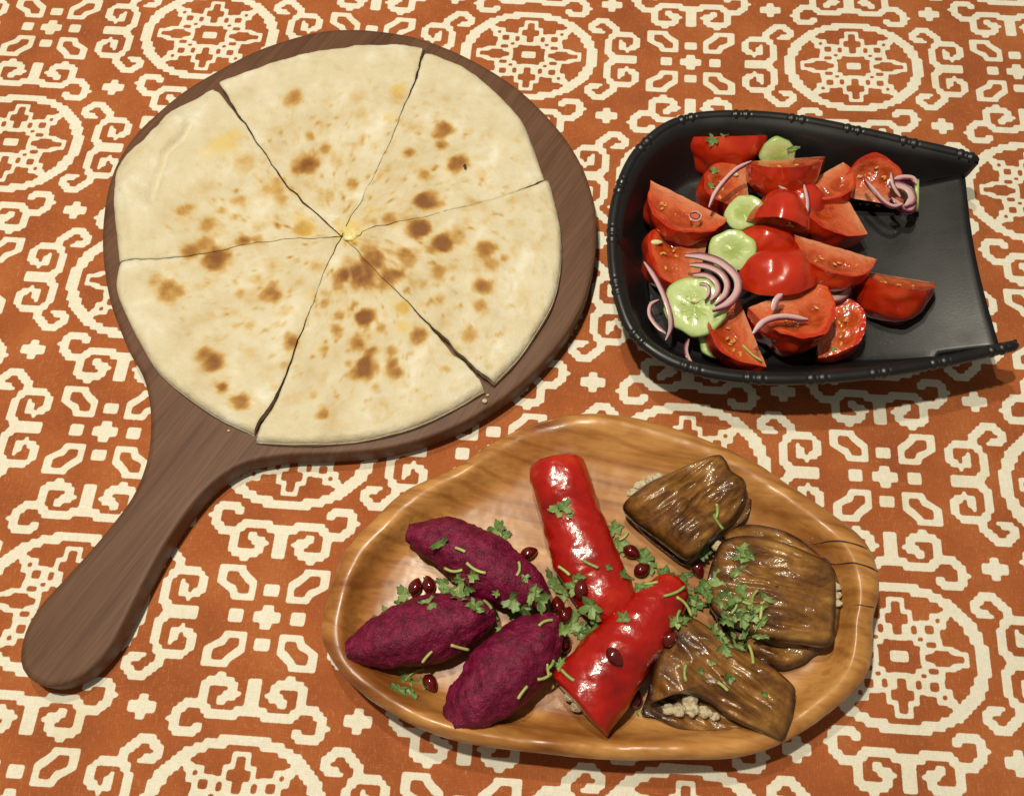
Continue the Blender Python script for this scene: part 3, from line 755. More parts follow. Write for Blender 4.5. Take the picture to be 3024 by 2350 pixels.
# ------------------------------------------------------------------ beet rolls
def beet_mat():
    m, N, L, b = mat('beet_paste')
    v = coords(N, L)
    r = ramp(N, [(.28, (.070, .002, .014)), (.5, (.165, .004, .036)), (.72, (.28, .014, .075))]); L.new(noise_tex(N, L, v, 190, 5, .65), r.inputs['Fac'])
    L.new(r.outputs['Color'], b.inputs['Base Color'])
    p = bump(N, L, b, noise_tex(N, L, v, 420, 5, .7), .6, .0016)
    bump(N, L, b, noise_tex(N, L, v, 1000, 3), .7, .0009, p)
    setp(b, rough=.38, spec=.35)
    return m
BEET = beet_mat()
def beet(pts, k, label, seed, short):
    prof = [.45, 1.0, 1.36, 1.58, 1.62, 1.48, 1.12, .40]
    path = catmull(pts, 8)
    disp = lambda p, t, a: .15 * fbm(p, .8, seed) + .04 * fbm(p, 3.2, seed + 2, 3) + .035 * fbm(p, 8, seed, 2) + (.12 * max(0, math.cos(3 * (a - 1.2 - .3 * t))))
    V, F = tube(path, [w * k for w in prof], [w * k * .92 for w in prof], 90, 120, 1.9, disp, .25)
    V[:, 2] += max(0, PLAT_FLOOR + .02 - np.percentile(V[:, 2], 2))
    V[:, 2] = np.maximum(V[:, 2], PLAT_FLOOR + .01)
    put(obj('beet_roll', V, F, BEET, surf=short), label, 'beet roll', 'beet rolls on the wooden platter')
beet([(-5.39,-8.41,2.5),(-3.16,-8.95,2.5),(-0.76,-10.39,2.5),(1.71,-11.86,2.5)], .96, 'upper purple beet roll, farthest from the platter front rim', 3, 'the upper beet roll')
beet([(-8.06,-14.36,2.5),(-6.03,-13.76,2.5),(-3.52,-13.08,2.5),(-0.86,-12.39,2.5)], 1.0, 'leftmost purple beet roll lying against the platter left side', 8, 'the leftmost beet roll')
beet([(-2.97,-17.92,2.6),(-1.62,-16.52,2.6),(0.41,-14.56,2.6),(2.23,-12.71,2.6)], 1.06, 'lower purple beet roll with ragged tip at the platter front rim', 14, 'the lower beet roll')

# ------------------------------------------------------------------ red pepper rolls
def pepper_mat():
    m, N, L, b = mat('roast_pepper')
    v = coords(N, L)
    r = ramp(N, [(.30, (.22, .003, .002)), (.45, (.36, .005, .002)), (.6, (.44, .010, .003)), (.8, (.56, .045, .010))]); L.new(noise_tex(N, L, v, 40, 5, .6), r.inputs['Fac'])
    L.new(r.outputs['Color'], b.inputs['Base Color'])
    p = bump(N, L, b, noise_tex(N, L, v, 90, 3, .5, .6), .3, .002)
    bump(N, L, b, noise_tex(N, L, v, 480, 3), .22, .0008, p)
    setp(b, rough=.28, spec=.45, coat=.55, coatr=.09, sss=.12, ssss=.004)
    return m
PEP = pepper_mat()
FILL = simple('walnut_filling', [(.3, (.46, .36, .20)), (.5, (.62, .53, .35)), (.7, (.72, .66, .48))], 500, 600, .9, .002, rough=.6, spec=.4)
def filling(parent, spots_, seed):
    VV, FF = [], []
    for k, (x, y, z, r) in enumerate(spots_):
        V, F = blob((x, y, z), (r * 1.0, r * .85, r * .62), .35, 4.5, seed + k * 3.3, 26, 16)
        FF += [tuple(i + len(VV) for i in f) for f in F]; VV += list(V)
    return obj('filling', VV, FF, FILL, parent=parent, surf=True)
def pepper(name_pts, hw, hh, label, seed, fold=None, fill=None, skew=0.0):
    base = np.mean(np.array(name_pts), axis=0)
    root = thing('pepper_roll', (base[0], base[1], PLAT_FLOOR), label, 'pepper roll', 'red pepper rolls on the wooden platter', 'the upright pepper roll' if seed == 5 else 'the wide pepper roll')
    def disp(p, t, a):
        return .12 * fbm(p, .45, seed) + .06 * fbm((p[0] * .6 + p[1] * .5, p[1] * 1.4, p[2]), 1.2, seed + 4) + .012 * nz(p, 5, seed)
    V, F = tube(name_pts, hw, hh, 64, 110, 2.05, disp, .2, skew=skew)
    V[:, 2] = np.maximum(V[:, 2], PLAT_FLOOR + .015)
    obj('skin', V, F, PEP, parent=root, surf=True)
    if fold is not None:
        V, F, E = slab(fold, h=.35, th=.35, disp=lambda q: .12 * fbm(q, 1.2, seed))
        obj('folded_edge', V, F, PEP, parent=root, surf=True)
    if fill: filling(root, fill, seed)
    return root
pepper([(2.25,-4.51,2.7),(2.36,-4.98,2.7),(2.75,-6.52,2.7),(3.26,-8.26,2.7),(3.79,-9.84,2.7),(4.58,-11.43,2.7),(5.25,-12.31,2.7),(5.55,-12.72,2.7)], [1.2, 1.48, 1.52, 1.6, 1.66, 1.48, 1.15, .55], [.9, 1.2, 1.3, 1.35, 1.35, 1.15, .85, .4],
       'long red roasted pepper roll standing upright in the picture, beside upper beet roll', 5, fold=[(1.79,-7.42,1.9),(2.29,-7.04,1.9),(3,-8.05,1.9),(3.56,-9.78,1.9),(3.54,-10.38,1.9),(2.7,-10.55,1.9),(2.23,-10.14,1.9),(1.94,-8.92,1.9)], fill=[(2.52,-9.61,1.7,0.35),(2.89,-10.09,1.7,0.35)])
pepper([(8.41,-10.91,2.7),(8.1,-11.24,2.7),(7.2,-12.22,2.7),(6.08,-13.34,2.7),(5.01,-14.57,2.7),(4.06,-15.84,2.7),(3.4,-16.64,2.7),(3.22,-16.88,2.7)], [.5, .9, 1.25, 1.55, 1.72, 1.8, 1.82, 1.8], [.5, .8, 1.1, 1.3, 1.4, 1.35, 1.25, 1.2],
       'wide red roasted pepper roll with pale filling at its lower left cut end', 9, fill=[(2.59,-15.37,2,0.3),(2.74,-15.85,2,0.32),(2.91,-16.34,1.9,0.32),(2.8,-15.19,2.2,0.28),(3.13,-16.77,1.8,0.3)], skew=-.22)

# ------------------------------------------------------------------ fried eggplant rolls
def egg_mat():
    m, N, L, b = mat('fried_eggplant')
    v = coords(N, L)
    at_ = N.new('ShaderNodeAttribute'); at_.attribute_name = 'streak'
    n1 = noise_tex(N, L, v, 42, 6, .62, .5)
    mx = N.new('ShaderNodeMath'); mx.operation = 'MULTIPLY_ADD'; L.new(at_.outputs['Fac'], mx.inputs[0]); mx.inputs[1].default_value = .20; L.new(n1, mx.inputs[2])
    r = ramp(N, [(.38, (.038, .013, .004)), (.50, (.125, .047, .009)), (.64, (.255, .110, .021)), (.80, (.40, .21, .048))]); L.new(mx.outputs[0], r.inputs['Fac'])
    e = ramp(N, [(.90, (1, 1, 1)), (.985, (.16, .10, .12))]); L.new(attr(N, 'edge'), e.inputs['Fac'])
    c = mixc(N, L, 1.0, r.outputs['Color'], e.outputs['Color'], 'MULTIPLY')
    L.new(c, b.inputs['Base Color'])
    p = bump(N, L, b, at_.outputs['Fac'], .25, .001)
    bump(N, L, b, noise_tex(N, L, v, 520, 3, .6), .40, .0011, p)
    setp(b, rough=.36, spec=.4, coat=.72, coatr=.10)
    return m
EGG = egg_mat()
def egg_layer(name, parent, outline, ang, h, th, seed, zf=None, amp=.16):
    amp *= 1.6
    ca, sa = math.cos(ang), math.sin(ang)
    def al(q): return q[0] * ca + q[1] * sa, -q[0] * sa + q[1] * ca
    def disp(q):
        u, w = al(q)
        f1 = nz((u * .32, w * 1.0, 3), 1, seed + 9); f2 = nz((u * .7 + 4, w * 2.8, 1), 1, seed + 5)
        return amp * (1.1 * (.5 - abs(f1) * 2.2) + .55 * (.5 - abs(f2) * 2) + .5 * fbm((u * .5, w * .8, 0), 1, seed, 3))
    V, F, E = slab(outline, 130, 40, h, th, 5, zf=zf, disp=disp)
    # frayed edge
    st = np.array([.5 + .55 * fbm((al(p)[0] * .6, al(p)[1] * 4.6, p[2] * .5), 1, seed + 2, 4) for p in V])
    return obj(name, V, F, EGG, parent=parent, surf=True, attrs={'edge': E, 'streak': st})
def eggplant(loc, label, short):
    return thing('eggplant_roll', (loc[0], loc[1], PLAT_FLOOR), label, 'eggplant roll', 'fried eggplant rolls on the wooden platter', short)
r = eggplant((9.3,-6.74,1.3), 'topmost brown fried eggplant roll, folded square, filling peeking at upper left', 'the topmost eggplant roll')
egg_layer('bottom_layer', r, [(6.22,-7.04,1.9),(7.66,-5.62,1.9),(9.72,-4.71,1.9),(11.59,-4.71,1.9),(12.55,-5.7,1.9),(12.62,-6.53,1.9),(12.26,-7.42,1.9),(11.47,-8,1.9),(10.36,-8.99,1.9),(9.51,-9.78,1.9),(8.85,-9.82,1.9),(7.93,-9.14,1.9),(6.78,-8.1,1.9)], .6, .3, .55, 3)
filling(r, [(6.38,-6.17,2.3,0.32),(6.79,-5.81,2.4,0.34),(7.4,-5.5,2.4,0.36),(7.7,-5.35,2.3,0.3)], 1)
egg_layer('top_layer', r, [(5.74,-7.08,2.9),(6.13,-6.53,2.9),(7.52,-5.61,2.9),(9.29,-4.74,2.9),(10.75,-4.35,2.9),(11.17,-4.66,2.9),(11.41,-5.2,2.9),(12,-5.69,2.9),(12.09,-6.33,2.9),(11.63,-7.33,2.9),(10.83,-8.19,2.9),(9.88,-9.1,2.9),(9.12,-9.72,2.9),(8.69,-9.77,2.9),(7.9,-9.12,2.9),(6.88,-8.27,2.9),(6.19,-7.7,2.9)], .62, .75, .55, 5, zf=lambda p: .25 * math.sin(p[0] * 1.1 + p[1]))
r = eggplant((13.41,-11.34,1.3), 'rightmost brown fried eggplant roll, largest, under the coriander heap', 'the rightmost eggplant roll')
egg_layer('bottom_layer', r, [(11.2,-8.02,1.8),(12.45,-7.72,1.8),(13.89,-7.97,1.8),(15.09,-8.57,1.8),(15.8,-9.31,1.8),(16.69,-10.43,1.8),(16.45,-12.61,1.8),(15.86,-13.88,1.8),(14.93,-14.38,1.8),(14.3,-14.79,1.8),(13.23,-15.03,1.8),(12.24,-14.58,1.8),(11.16,-13.77,1.8),(10.32,-12.61,1.8),(10.24,-10.72,1.8),(10.62,-9.02,1.8)], -.22, .35, .5, 7, amp=.2)
filling(r, [(16.41,-11.04,2.1,0.26),(16.38,-11.47,2.1,0.26),(16.32,-11.89,2.1,0.26)], 4)
filling(r, [(10.55,-8.99,2.3,0.3)], 6)
egg_layer('top_layer', r, [(10.78,-8.85,2.9),(12.11,-8.61,2.9),(13.96,-9.05,2.9),(15.49,-9.72,2.9),(16.05,-10.2,2.9),(16.12,-11.07,2.9),(15.86,-12.8,2.9),(15.65,-13.75,2.9),(15.35,-14.07,2.9),(14.76,-14.09,2.9),(13.64,-13.93,2.9),(12.51,-13.8,2.9),(11.41,-13.37,2.9),(10.31,-12.8,2.9),(9.8,-12.12,2.9),(9.77,-10.96,2.9),(10.23,-9.65,2.9)], -.22, .55, .5, 11)
r = eggplant((10.17,-15.51,1.3), 'lower brown fried eggplant roll with white filling bulging at the front', 'the lower eggplant roll')
egg_layer('bottom_layer', r, [(6.53,-16.45,1.8),(6.32,-16.93,1.8),(6.35,-17.19,1.8),(6.98,-17.32,1.8),(8.07,-17.83,1.8),(9.63,-18.09,1.8),(10.99,-17.96,1.8),(12.03,-17.79,1.8),(12.69,-16.88,1.8),(11.01,-15.35,1.8),(8.57,-13.99,1.8),(7.24,-14.9,1.8)], -.55, .2, .4, 13)
filling(r, [(7.51,-16.96,2.2,0.3),(8,-17.02,2.25,0.36),(8.63,-16.98,2.3,0.38),(9.25,-17.11,2.2,0.34),(9.73,-17.28,2.1,0.26),(8.55,-16.59,2.3,0.4)], 8)
egg_layer('top_layer', r, [(7.32,-13.8,2.8),(8.04,-12.67,2.8),(8.96,-12.74,2.8),(10.05,-13.47,2.8),(11.57,-14.36,2.8),(12.83,-15.29,2.8),(13.5,-15.96,2.8),(13.51,-16.44,2.8),(13.27,-17.39,2.8),(12.75,-18.4,2.8),(12.38,-18.35,2.8),(11.44,-17.94,2.8),(10.38,-17.39,2.8),(9.51,-16.71,2.8),(8.46,-16.33,2.8),(7.45,-16.41,2.8),(6.61,-16.71,2.8),(6.59,-16.11,2.8),(6.86,-15.03,2.8)], -.62, .6, .45, 17)

# ------------------------------------------------------------------ salad
def tomato_mats():
    s, N, L, b = mat('tomato_skin')
    v = coords(N, L)
    r = ramp(N, [(.3, (.42, .014, .003)), (.55, (.53, .028, .005)), (.75, (.60, .066, .010))]); L.new(noise_tex(N, L, v, 60, 3), r.inputs['Fac'])
    L.new(r.outputs['Color'], b.inputs['Base Color'])
    bump(N, L, b, noise_tex(N, L, v, 130, 2), .12, .001)
    setp(b, rough=.24, spec=.5, coat=.6, coatr=.06, sss=.08, ssss=.003)
    f, N, L, b = mat('tomato_flesh')
    v = coords(N, L)
    mx = N.new('ShaderNodeMath'); mx.operation = 'MULTIPLY_ADD'; L.new(noise_tex(N, L, v, 90, 3, .5), mx.inputs[0]); mx.inputs[1].default_value = .5; L.new(attr(N, 'rad'), mx.inputs[2])
    r = ramp(N, [(.05, (.70, .26, .13)), (.28, (.63, .150, .055)), (.58, (.58, .100, .030)), (.86, (.60, .095, .024)), (.95, (.52, .030, .005))]); L.new(mx.outputs[0], r.inputs['Fac'])
    sub = N.new('ShaderNodeMath'); sub.operation = 'SUBTRACT'; L.new(mx.outputs[0], sub.inputs[0]); sub.inputs[1].default_value = .25; L.new(sub.outputs[0], r.inputs['Fac'])
    gc = ramp(N, [(.3, (.36, .028, .004)), (.7, (.50, .085, .012))]); L.new(noise_tex(N, L, v, 220, 3), gc.inputs['Fac'])
    L.new(mixc(N, L, attr(N, 'gel'), r.outputs['Color'], gc.outputs['Color']), b.inputs['Base Color'])
    p = bump(N, L, b, noise_tex(N, L, v, 150, 3), .7, .003)
    setp(b, rough=.22, spec=.5, coat=.9, coatr=.05, sss=.12, ssss=.004, sssr=(1, .35, .2))
    return s, f
TSKIN, TFLESH = tomato_mats()
SEED = simple('tomato_seed', [(.3, (.58, .22, .04)), (.7, (.68, .36, .09))], 300, rough=.3, coat=.4)
def frame(A, B, d):
    A, B = np.array(A, float), np.array(B, float)
    ex = (B - A) / np.linalg.norm(B - A)
    d = np.array(d, float); d -= ex * d.dot(ex); d /= np.linalg.norm(d)
    return A, B, ex, d, np.cross(d, ex)
def tomato(A, B, d, R, alpha, label, seed, seeds=10):
    A, B, ex, d, ey = frame(A, B, d)
    c = (A + B) / 2; Lh = np.linalg.norm(B - A) / 2; al = math.radians(alpha)
    rnd = random.Random(seed)
    root = thing('tomato_wedge', (c[0], c[1], .6), label, 'tomato', 'tomato wedges in the black dish', 'the ' + {1: 'far rim tomato wedge', 2: 'tomato wedge crossed by onion', 13: 'big half round tomato wedge', 14: 'seedy near rim tomato wedge'}.get(seed, 'salad pile'))
    nx, nf = 40, 24
    def rad(x): return R * max(0, 1 - abs(x) ** 2.3) ** .55
    X = np.cos(np.linspace(math.pi, 0, nx))
    def P3(x, ph, r): return c + ex * x * Lh + (d * math.cos(ph) + ey * math.sin(ph)) * r
    V = []
    for x in X:
        for k in range(nf):
            ph = -al + 2 * al * k / (nf - 1)
            p = P3(x, ph, rad(x))
            V.append(p + (p - c) * .13 * fbm(p, .45, seed))
    V = rest(V)
    F = grid_faces(nx, nf)
    sk = V.reshape(nx, nf, 3)
    obj('skin', V, F, TSKIN, parent=root, surf=True)
    FV, FF, RA, GE = [], [], [], []
    for side, col in ((1, nf - 1), (-1, 0)):
        o0 = len(FV); m = 22
        ph = side * al; nd = (-d * math.sin(ph) + ey * math.cos(ph)) * side
        for i, x in enumerate(X):
            edge = sk[i, col]; ax = c + ex * x * Lh * .97
            for k in range(m):
                t = k / (m - 1)
                p = ax + (edge - ax) * t
                gel = math.exp(-((t - .62) / .2) ** 2) * math.exp(-(x / .62) ** 4)
                lob = .5 + .5 * math.cos(x * 7 + seed)
                p = p - nd * (.30 * gel * (.3 + .7 * abs(math.sin(x * 4.2 + seed)))) + nd * .03 * fbm(p, 2, seed) * (t < .98)
                FV.append(p); RA.append(t if t < .93 else 1.0)
                pk = max(0, math.cos((t - .60) * 5.2)) * max(0, math.cos(x * 1.9)) * (.25 + .75 * abs(math.sin(x * 4.2 + seed)))
                GE.append(min(1, max(0, pk * 2.4 + .4 * nz(p, 2.2, seed) - .3)))
        FF += grid_faces(nx, m, off=o0)
    FV = rest(FV)
    obj('flesh', FV, FF, TFLESH, parent=root, surf=True, attrs={'rad': RA, 'gel': GE})
    SV, SF = [], []
    for side in (1, -1):
        ph = side * al; nd = (-d * math.sin(ph) + ey * math.cos(ph)) * side
        for k in range(seeds):
            x = rnd.uniform(-.6, .6); t = rnd.uniform(.45, .75); rr = rad(x) * t
            p = P3(x, ph, rr) - nd * .08
            a = rnd.uniform(0, 6.28)
            V, F = blob((0, 0, 0), (.15, .085, .06), .1, 1, k, 10, 6)
            e1 = ex * math.cos(a) + (d * math.cos(ph) + ey * math.sin(ph)) * math.sin(a); e2 = np.cross(nd, e1)
            V = p + V[:, :1] * e1 + V[:, 1:2] * e2 + V[:, 2:3] * nd
            SF += [tuple(i + len(SV) for i in f) for f in F]; SV += list(V)
    if seeds: put(obj('seeds', rest(SV, .05), SF, SEED, parent=root), kind='stuff')
    return root
tomato((10.45,17.02,2), (15.9,17.16,2), (0, -1, .02), 2.5, 50, 'tomato wedge at the far rim with green herb on its cut top', 1, 5)
tomato((14.24,14.67,2.3), (14.19,11.18,2.3), (-1, .1, -.62), 3.1, 50, 'tomato wedge crossed by a curved onion strip, below the far one', 2, 6)
tomato((13.91,14.16,3.3), (18.56,14.54,3.3), (-.05, -1, -.12), 2.5, 50, 'tomato wedge just left of the upper gap, in front of a cucumber slice', 3, 4)
tomato((8.17,13.1,3), (12.57,10.35,3), (-.36, -.75, -.55), 2.8, 48, 'large tomato wedge nearest the left rim, cut face up with small onion ring', 4, 7)
tomato((11.84,10.29,1.8), (10.52,5.83,1.8), (-1, 0, -.6), 3.5, 48, 'tomato wedge tucked under the leftmost one with pale cut face', 5, 7)
tomato((13.66,10.03,2.9), (17.17,9.07,2.9), (-.3, .5, .8), 2.4, 44, 'skin side up tomato wedge touching two cucumber slices in the middle', 6, 4)
tomato((16.97,12.53,2.9), (20.03,14.46,2.9), (.45, -.6, -.45), 2.2, 46, 'narrow pale tomato wedge behind the shiny one, between onion strips', 7, 0)
tomato((19.51,13.25,2.7), (20.83,9.45,2.7), (-.8, -.45, -.62), 3.2, 48, 'tomato wedge with bright wet highlight on its flat pale face', 8, 0)
tomato((19.52,12.42,2.3), (23.21,11.68,2.3), (-.1, .95, -.22), 2.7, 52, 'rounded tomato slice topped with onion strips near the open end', 9, 5)
tomato((16.07,8.74,3.8), (20.54,7.13,3.8), (-.25, -.85, -.50), 2.5, 48, 'wet tomato wedge pointing to the open end, above the right one', 10, 5)
tomato((19.84,7.2,2.5), (24.24,6.33,2.5), (-.15, -1, -.12), 2.6, 50, 'rightmost tomato wedge lying alone on the bare dish floor', 11, 5)
tomato((12.92,5.95,2.9), (17.42,6.75,2.9), (-.3, -.2, 1), 2.0, 46, 'domed skin side up tomato wedge in the centre of the salad', 12, 3)
tomato((13.18,4.29,3.3), (17.43,6.09,3.3), (.12, -1, -.55), 3.6, 46, 'big half round tomato wedge with onion arc across its face', 13, 5)
tomato((12.93,5.41,2.4), (14.08,1.07,2.4), (-.9, -.1, -.5), 2.7, 48, 'tomato wedge with orange seeds at the near rim, left of the big one', 14, 14)
tomato((17.49,5.78,1.9), (17.18,1.89,1.9), (1, 0, -.6), 2.6, 48, 'small tomato wedge right of the big half round one', 15, 6)
tomato((13.1,9.57,1.5), (16.94,8.92,1.5), (0, -.6, .5), 2.2, 60, 'tomato wedge mostly buried under the domed one in the middle', 16, 0)
tomato((15.66,12.84,1.6), (18.87,11.15,1.6), (-.2, -.5, .6), 2.0, 60, 'tomato wedge mostly buried under the onion strips', 17, 0)

CUC = None
def cuc_mat():
    m, N, L, b = mat('cucumber_flesh')
    v = coords(N, L)
    mx = N.new('ShaderNodeMath'); mx.operation = 'MULTIPLY_ADD'; L.new(noise_tex(N, L, v, 200, 3), mx.inputs[0]); mx.inputs[1].default_value = .25; L.new(attr(N, 'rad'), mx.inputs[2])
    r = ramp(N, [(.2, (.36, .48, .13)), (.5, (.42, .54, .17)), (.64, (.53, .64, .28)), (1.0, (.54, .66, .29)), (1.2, (.42, .56, .20))]); L.new(mx.outputs[0], r.inputs['Fac'])
    L.new(r.outputs['Color'], b.inputs['Base Color'])
    bump(N, L, b, noise_tex(N, L, v, 260, 3), .3, .001)
    setp(b, rough=.25, spec=.5, coat=.4, coatr=.12, sss=.25, ssss=.004, sssr=(.8, 1, .4))
    return m
CUC = cuc_mat()
CSEED = simple('cucumber_seed', [(.3, (.44, .54, .20)), (.7, (.50, .60, .25))], 300, rough=.3, coat=.4)
def cucumber(c, nrm, R, th, label, seed, a0=0, a1=360, sx=1.0, pips=False):
    c = np.array(c, float); n_ = np.array(nrm, float); n_ /= np.linalg.norm(n_)
    e1 = np.cross(n_, (0, 1, .2)); e1 /= np.linalg.norm(e1); e2 = np.cross(n_, e1)
    root = thing('cucumber_slice', (c[0], c[1], .6), label, 'cucumber', 'cucumber slices in the black dish', 'the salad pile')
    full = (a1 - a0) >= 360
    m = 48; V, RA = [], []
    prof = [(.0, .5), (.3, .48), (.52, .47), (.6, .5), (.9, .5), (.97, .44), (1.0, .28), (1.0, -.28), (.97, -.45), (.0, -.5)]
    for s, z in prof:
        for k in range(m):
            a = math.radians(a0 + (a1 - a0) * k / (m if full else m - 1))
            fac = math.cos(math.pi / 9) / math.cos((a % (2 * math.pi / 9)) - math.pi / 9)
            r = R * s * (.35 + .65 * fac) if s > .9 else R * s
            r *= 1 + .07 * math.sin(2 * a + seed) + .03 * math.sin(5 * a + 2 * seed)
            p = c + (e1 * math.cos(a) * sx + e2 * math.sin(a)) * r + n_ * z * th
            V.append(p + n_ * .03 * fbm(p, 2, seed)); RA.append(s)
    F = grid_faces(len(prof), m, full)
    if not full:                             # straight cut side
        q = len(prof)
        F.append(tuple(i * m for i in range(q))); F.append(tuple(i * m + m - 1 for i in range(q))[::-1])
    V = rest(V)
    obj('flesh', V, F, CUC, parent=root, surf=True, attrs={'rad': RA})
    if not pips: return
    rnd = random.Random(seed); SV, SF = [], []
    for k in range(9):
        a = math.radians(a0 + (a1 - a0) * (k + .5) / 9)
        p = c + (e1 * math.cos(a) * sx + e2 * math.sin(a)) * R * rnd.uniform(.3, .48) + n_ * th * .46
        B, G = blob((0, 0, 0), (.16, .07, .05), .1, 1, k, 10, 6)
        dr = e1 * math.cos(a) + e2 * math.sin(a); ds = np.cross(n_, dr)
        B = p + B[:, :1] * dr + B[:, 1:2] * ds + B[:, 2:3] * n_
        SF += [tuple(i + len(SV) for i in f) for f in G]; SV += list(B)
    put(obj('seeds', SV, SF, CSEED, parent=root), kind='stuff')
cucumber((13.59,10.58,3.2), (-.45, -.35, .8), 1.1, .7, 'pale cucumber slice wedged between crossed tomato and skin up tomato', 1)
cucumber((12.62,7.96,3.3), (-.25, -.45, .85), 1.3, .6, 'cucumber slice with faceted edge in the middle of the salad', 2)
cucumber((10.26,4.48,3), (-.35, -.30, .9), 1.75, .6, 'biggest cucumber slice partly under layered onion at the left', 3, pips=True)
cucumber((16.02,14.77,3), (0, -.85, .5), 1.15, .5, 'cucumber slice peeking out behind the upper tomato wedges', 4)
cucumber((11.6,3.11,1.8), (-.1, -.3, 1), 1.1, .5, 'cucumber slice peeking out low at the near rim', 5)
cucumber((18.08,5.93,2.4), (.2, -.3, 1), 1.0, .5, 'small cucumber slice deep between right tomato wedges', 6)
cucumber((24.16,12.21,2.6), (.95, -.15, .35), 1.05, .25, 'thin cucumber sliver standing at the open end of the dish', 7)

def onion_mat():
    m, N, L, b = mat('red_onion')
    v = coords(N, L)
    r = ramp(N, [(.0, (.66, .50, .48)), (.5, (.62, .42, .42)), (.70, (.46, .18, .23)), (.80, (.12, .008, .042))]); L.new(attr(N, 'across'), r.inputs['Fac'])
    c = mixc(N, L, noise_tex(N, L, v, 250, 3), r.outputs['Color'], (.58, .36, .34))
    c = mixc(N, L, .6, r.outputs['Color'], c)
    L.new(c, b.inputs['Base Color'])
    setp(b, rough=.25, spec=.5, coat=.4, coatr=.1, sss=.25, ssss=.003, sssr=(1, .5, .5))
    return m
ONION = onion_mat()
OSKIN = simple('onion_skin', [(.3, (.085, .006, .030)), (.7, (.15, .014, .055))], 150, rough=.25, coat=.4)
def onion_strip(pts, w, h, parent=None, edge=1, seed=0):
    """a bent strip, its skin along one edge"""
    m, n = 40, 16
    c = catmull(pts, m); V, AC = [], []
    for i in range(m):
        t = c[min(i + 1, m - 1)] - c[max(i - 1, 0)]; t /= np.linalg.norm(t)
        s = np.cross(t, (0, 0, 1)); s /= np.linalg.norm(s) + 1e-9; u = np.cross(s, t)
        k_ = min(1, .35 + 4 * min(i, m - 1 - i) / m)
        for k in range(n):
            a = 2 * math.pi * k / n
            x = math.copysign(abs(math.cos(a)) ** .45, math.cos(a)); y = math.copysign(abs(math.sin(a)) ** .35, math.sin(a))
            V.append(c[i] + s * x * w * k_ + u * y * h); AC.append(.5 + .5 * x * edge)
    F = grid_faces(m, n, True); F.append(tuple(range(n))); F.append(tuple(range((m - 1) * n, m * n))[::-1])
    return V, F, AC
def onion(strips, label):
    allp = np.concatenate([np.array(s[0]) for s in strips])
    root = thing('onion_slice', (allp[:, 0].mean(), allp[:, 1].mean(), allp[:, 2].min() - .2), label, 'onion', 'red onion pieces in the black dish')
    for pts, w, h, e in strips:
        h *= .5; w *= .82
        V, F, AC = onion_strip(pts, w, h, edge=e)
        V = rest(V)
        obj('layer', V, F, ONION, parent=root, surf=True, smooth=False, attrs={'across': AC})
        c = catmull(pts, 30); q = []
        for i in range(30):
            t = c[min(i + 1, 29)] - c[max(i - 1, 0)]; t /= np.linalg.norm(t)
            s = np.cross(t, (0, 0, 1)); s /= np.linalg.norm(s) + 1e-9
            q.append(c[i] + s * e * w * .97 * min(1, .35 + 4 * min(i, 29 - i) / 30))
        V, F = tube(q, [.05] * 30, [h * 1.06] * 30, 10, 40)
        V = rest(V)
        obj('skin_edge', V, F, OSKIN, parent=root)
onion([([(9.69,7.13,4.1),(10.74,7.07,4.1),(11.75,6.64,4.1),(12.46,5.74,4.1),(12.43,4.85,4.1),(11.84,4.09,4.1),(10.98,3.68,4.1)], .26, .2, -1), ([(9.93,6.58,4),(10.84,6.52,4),(11.6,6.1,4),(11.93,5.41,4),(11.73,4.67,4),(11.16,4.08,4)], .2, .2, -1), ([(10.11,5.98,3.9),(10.82,5.98,3.9),(11.33,5.56,3.9),(11.39,4.96,3.9),(10.95,4.37,3.9)], .17, .2, -1), ([(10.45,5.47,3.85),(10.86,5.35,3.85),(10.92,4.9,3.85),(10.66,4.46,3.85)], .1, .2, -1)], 'layered half ring of red onion on the biggest cucumber slice')
onion([([(7.63,7.55,2.7),(8.11,6.5,2.9),(8.53,5.17,3.1),(8.81,4.03,3),(8.88,3.36,2.6),(8.65,2.82,2.2)], .17, .16, -1), ([(8.39,5.31,2.3),(7.91,5.01,2.3),(7.8,4.35,2.3),(8.15,3.66,2.3),(8.65,3.15,2.3)], .13, .14, -1)], 'long curved red onion strips along the left rim')
onion([([(10.01,3.01,2),(9.86,2.53,1.6),(10.02,1.9,1.5),(10.26,1.09,2)], .13, .12, 1)], 'single onion strip hanging to the near left rim')
onion([([(11.32,10.38,4.1),(11.7,11.21,4.3),(12.27,11.94,4.5),(13.04,12.69,4.6),(13.97,13.33,4.4)], .14, .14, 1)], 'thin curved onion strip across the upper tomatoes')
onion([([(15.5,11.88,4),(16.08,11.49,3.9),(16.51,10.91,3.9),(16.79,10.33,3.8)], .17, .13, 1), ([(17.05,12.05,3.9),(17.12,11.07,3.9),(17.04,10.17,3.8)], .13, .12, -1)], 'two onion strips in the middle behind the wet tomato')
onion([([(12.94,2.09,4.4),(13.59,2.75,4.6),(14.63,3.04,4.6),(16.03,3,4.3)], .2, .14, 1)], 'pink onion arc lying on the big half round tomato')
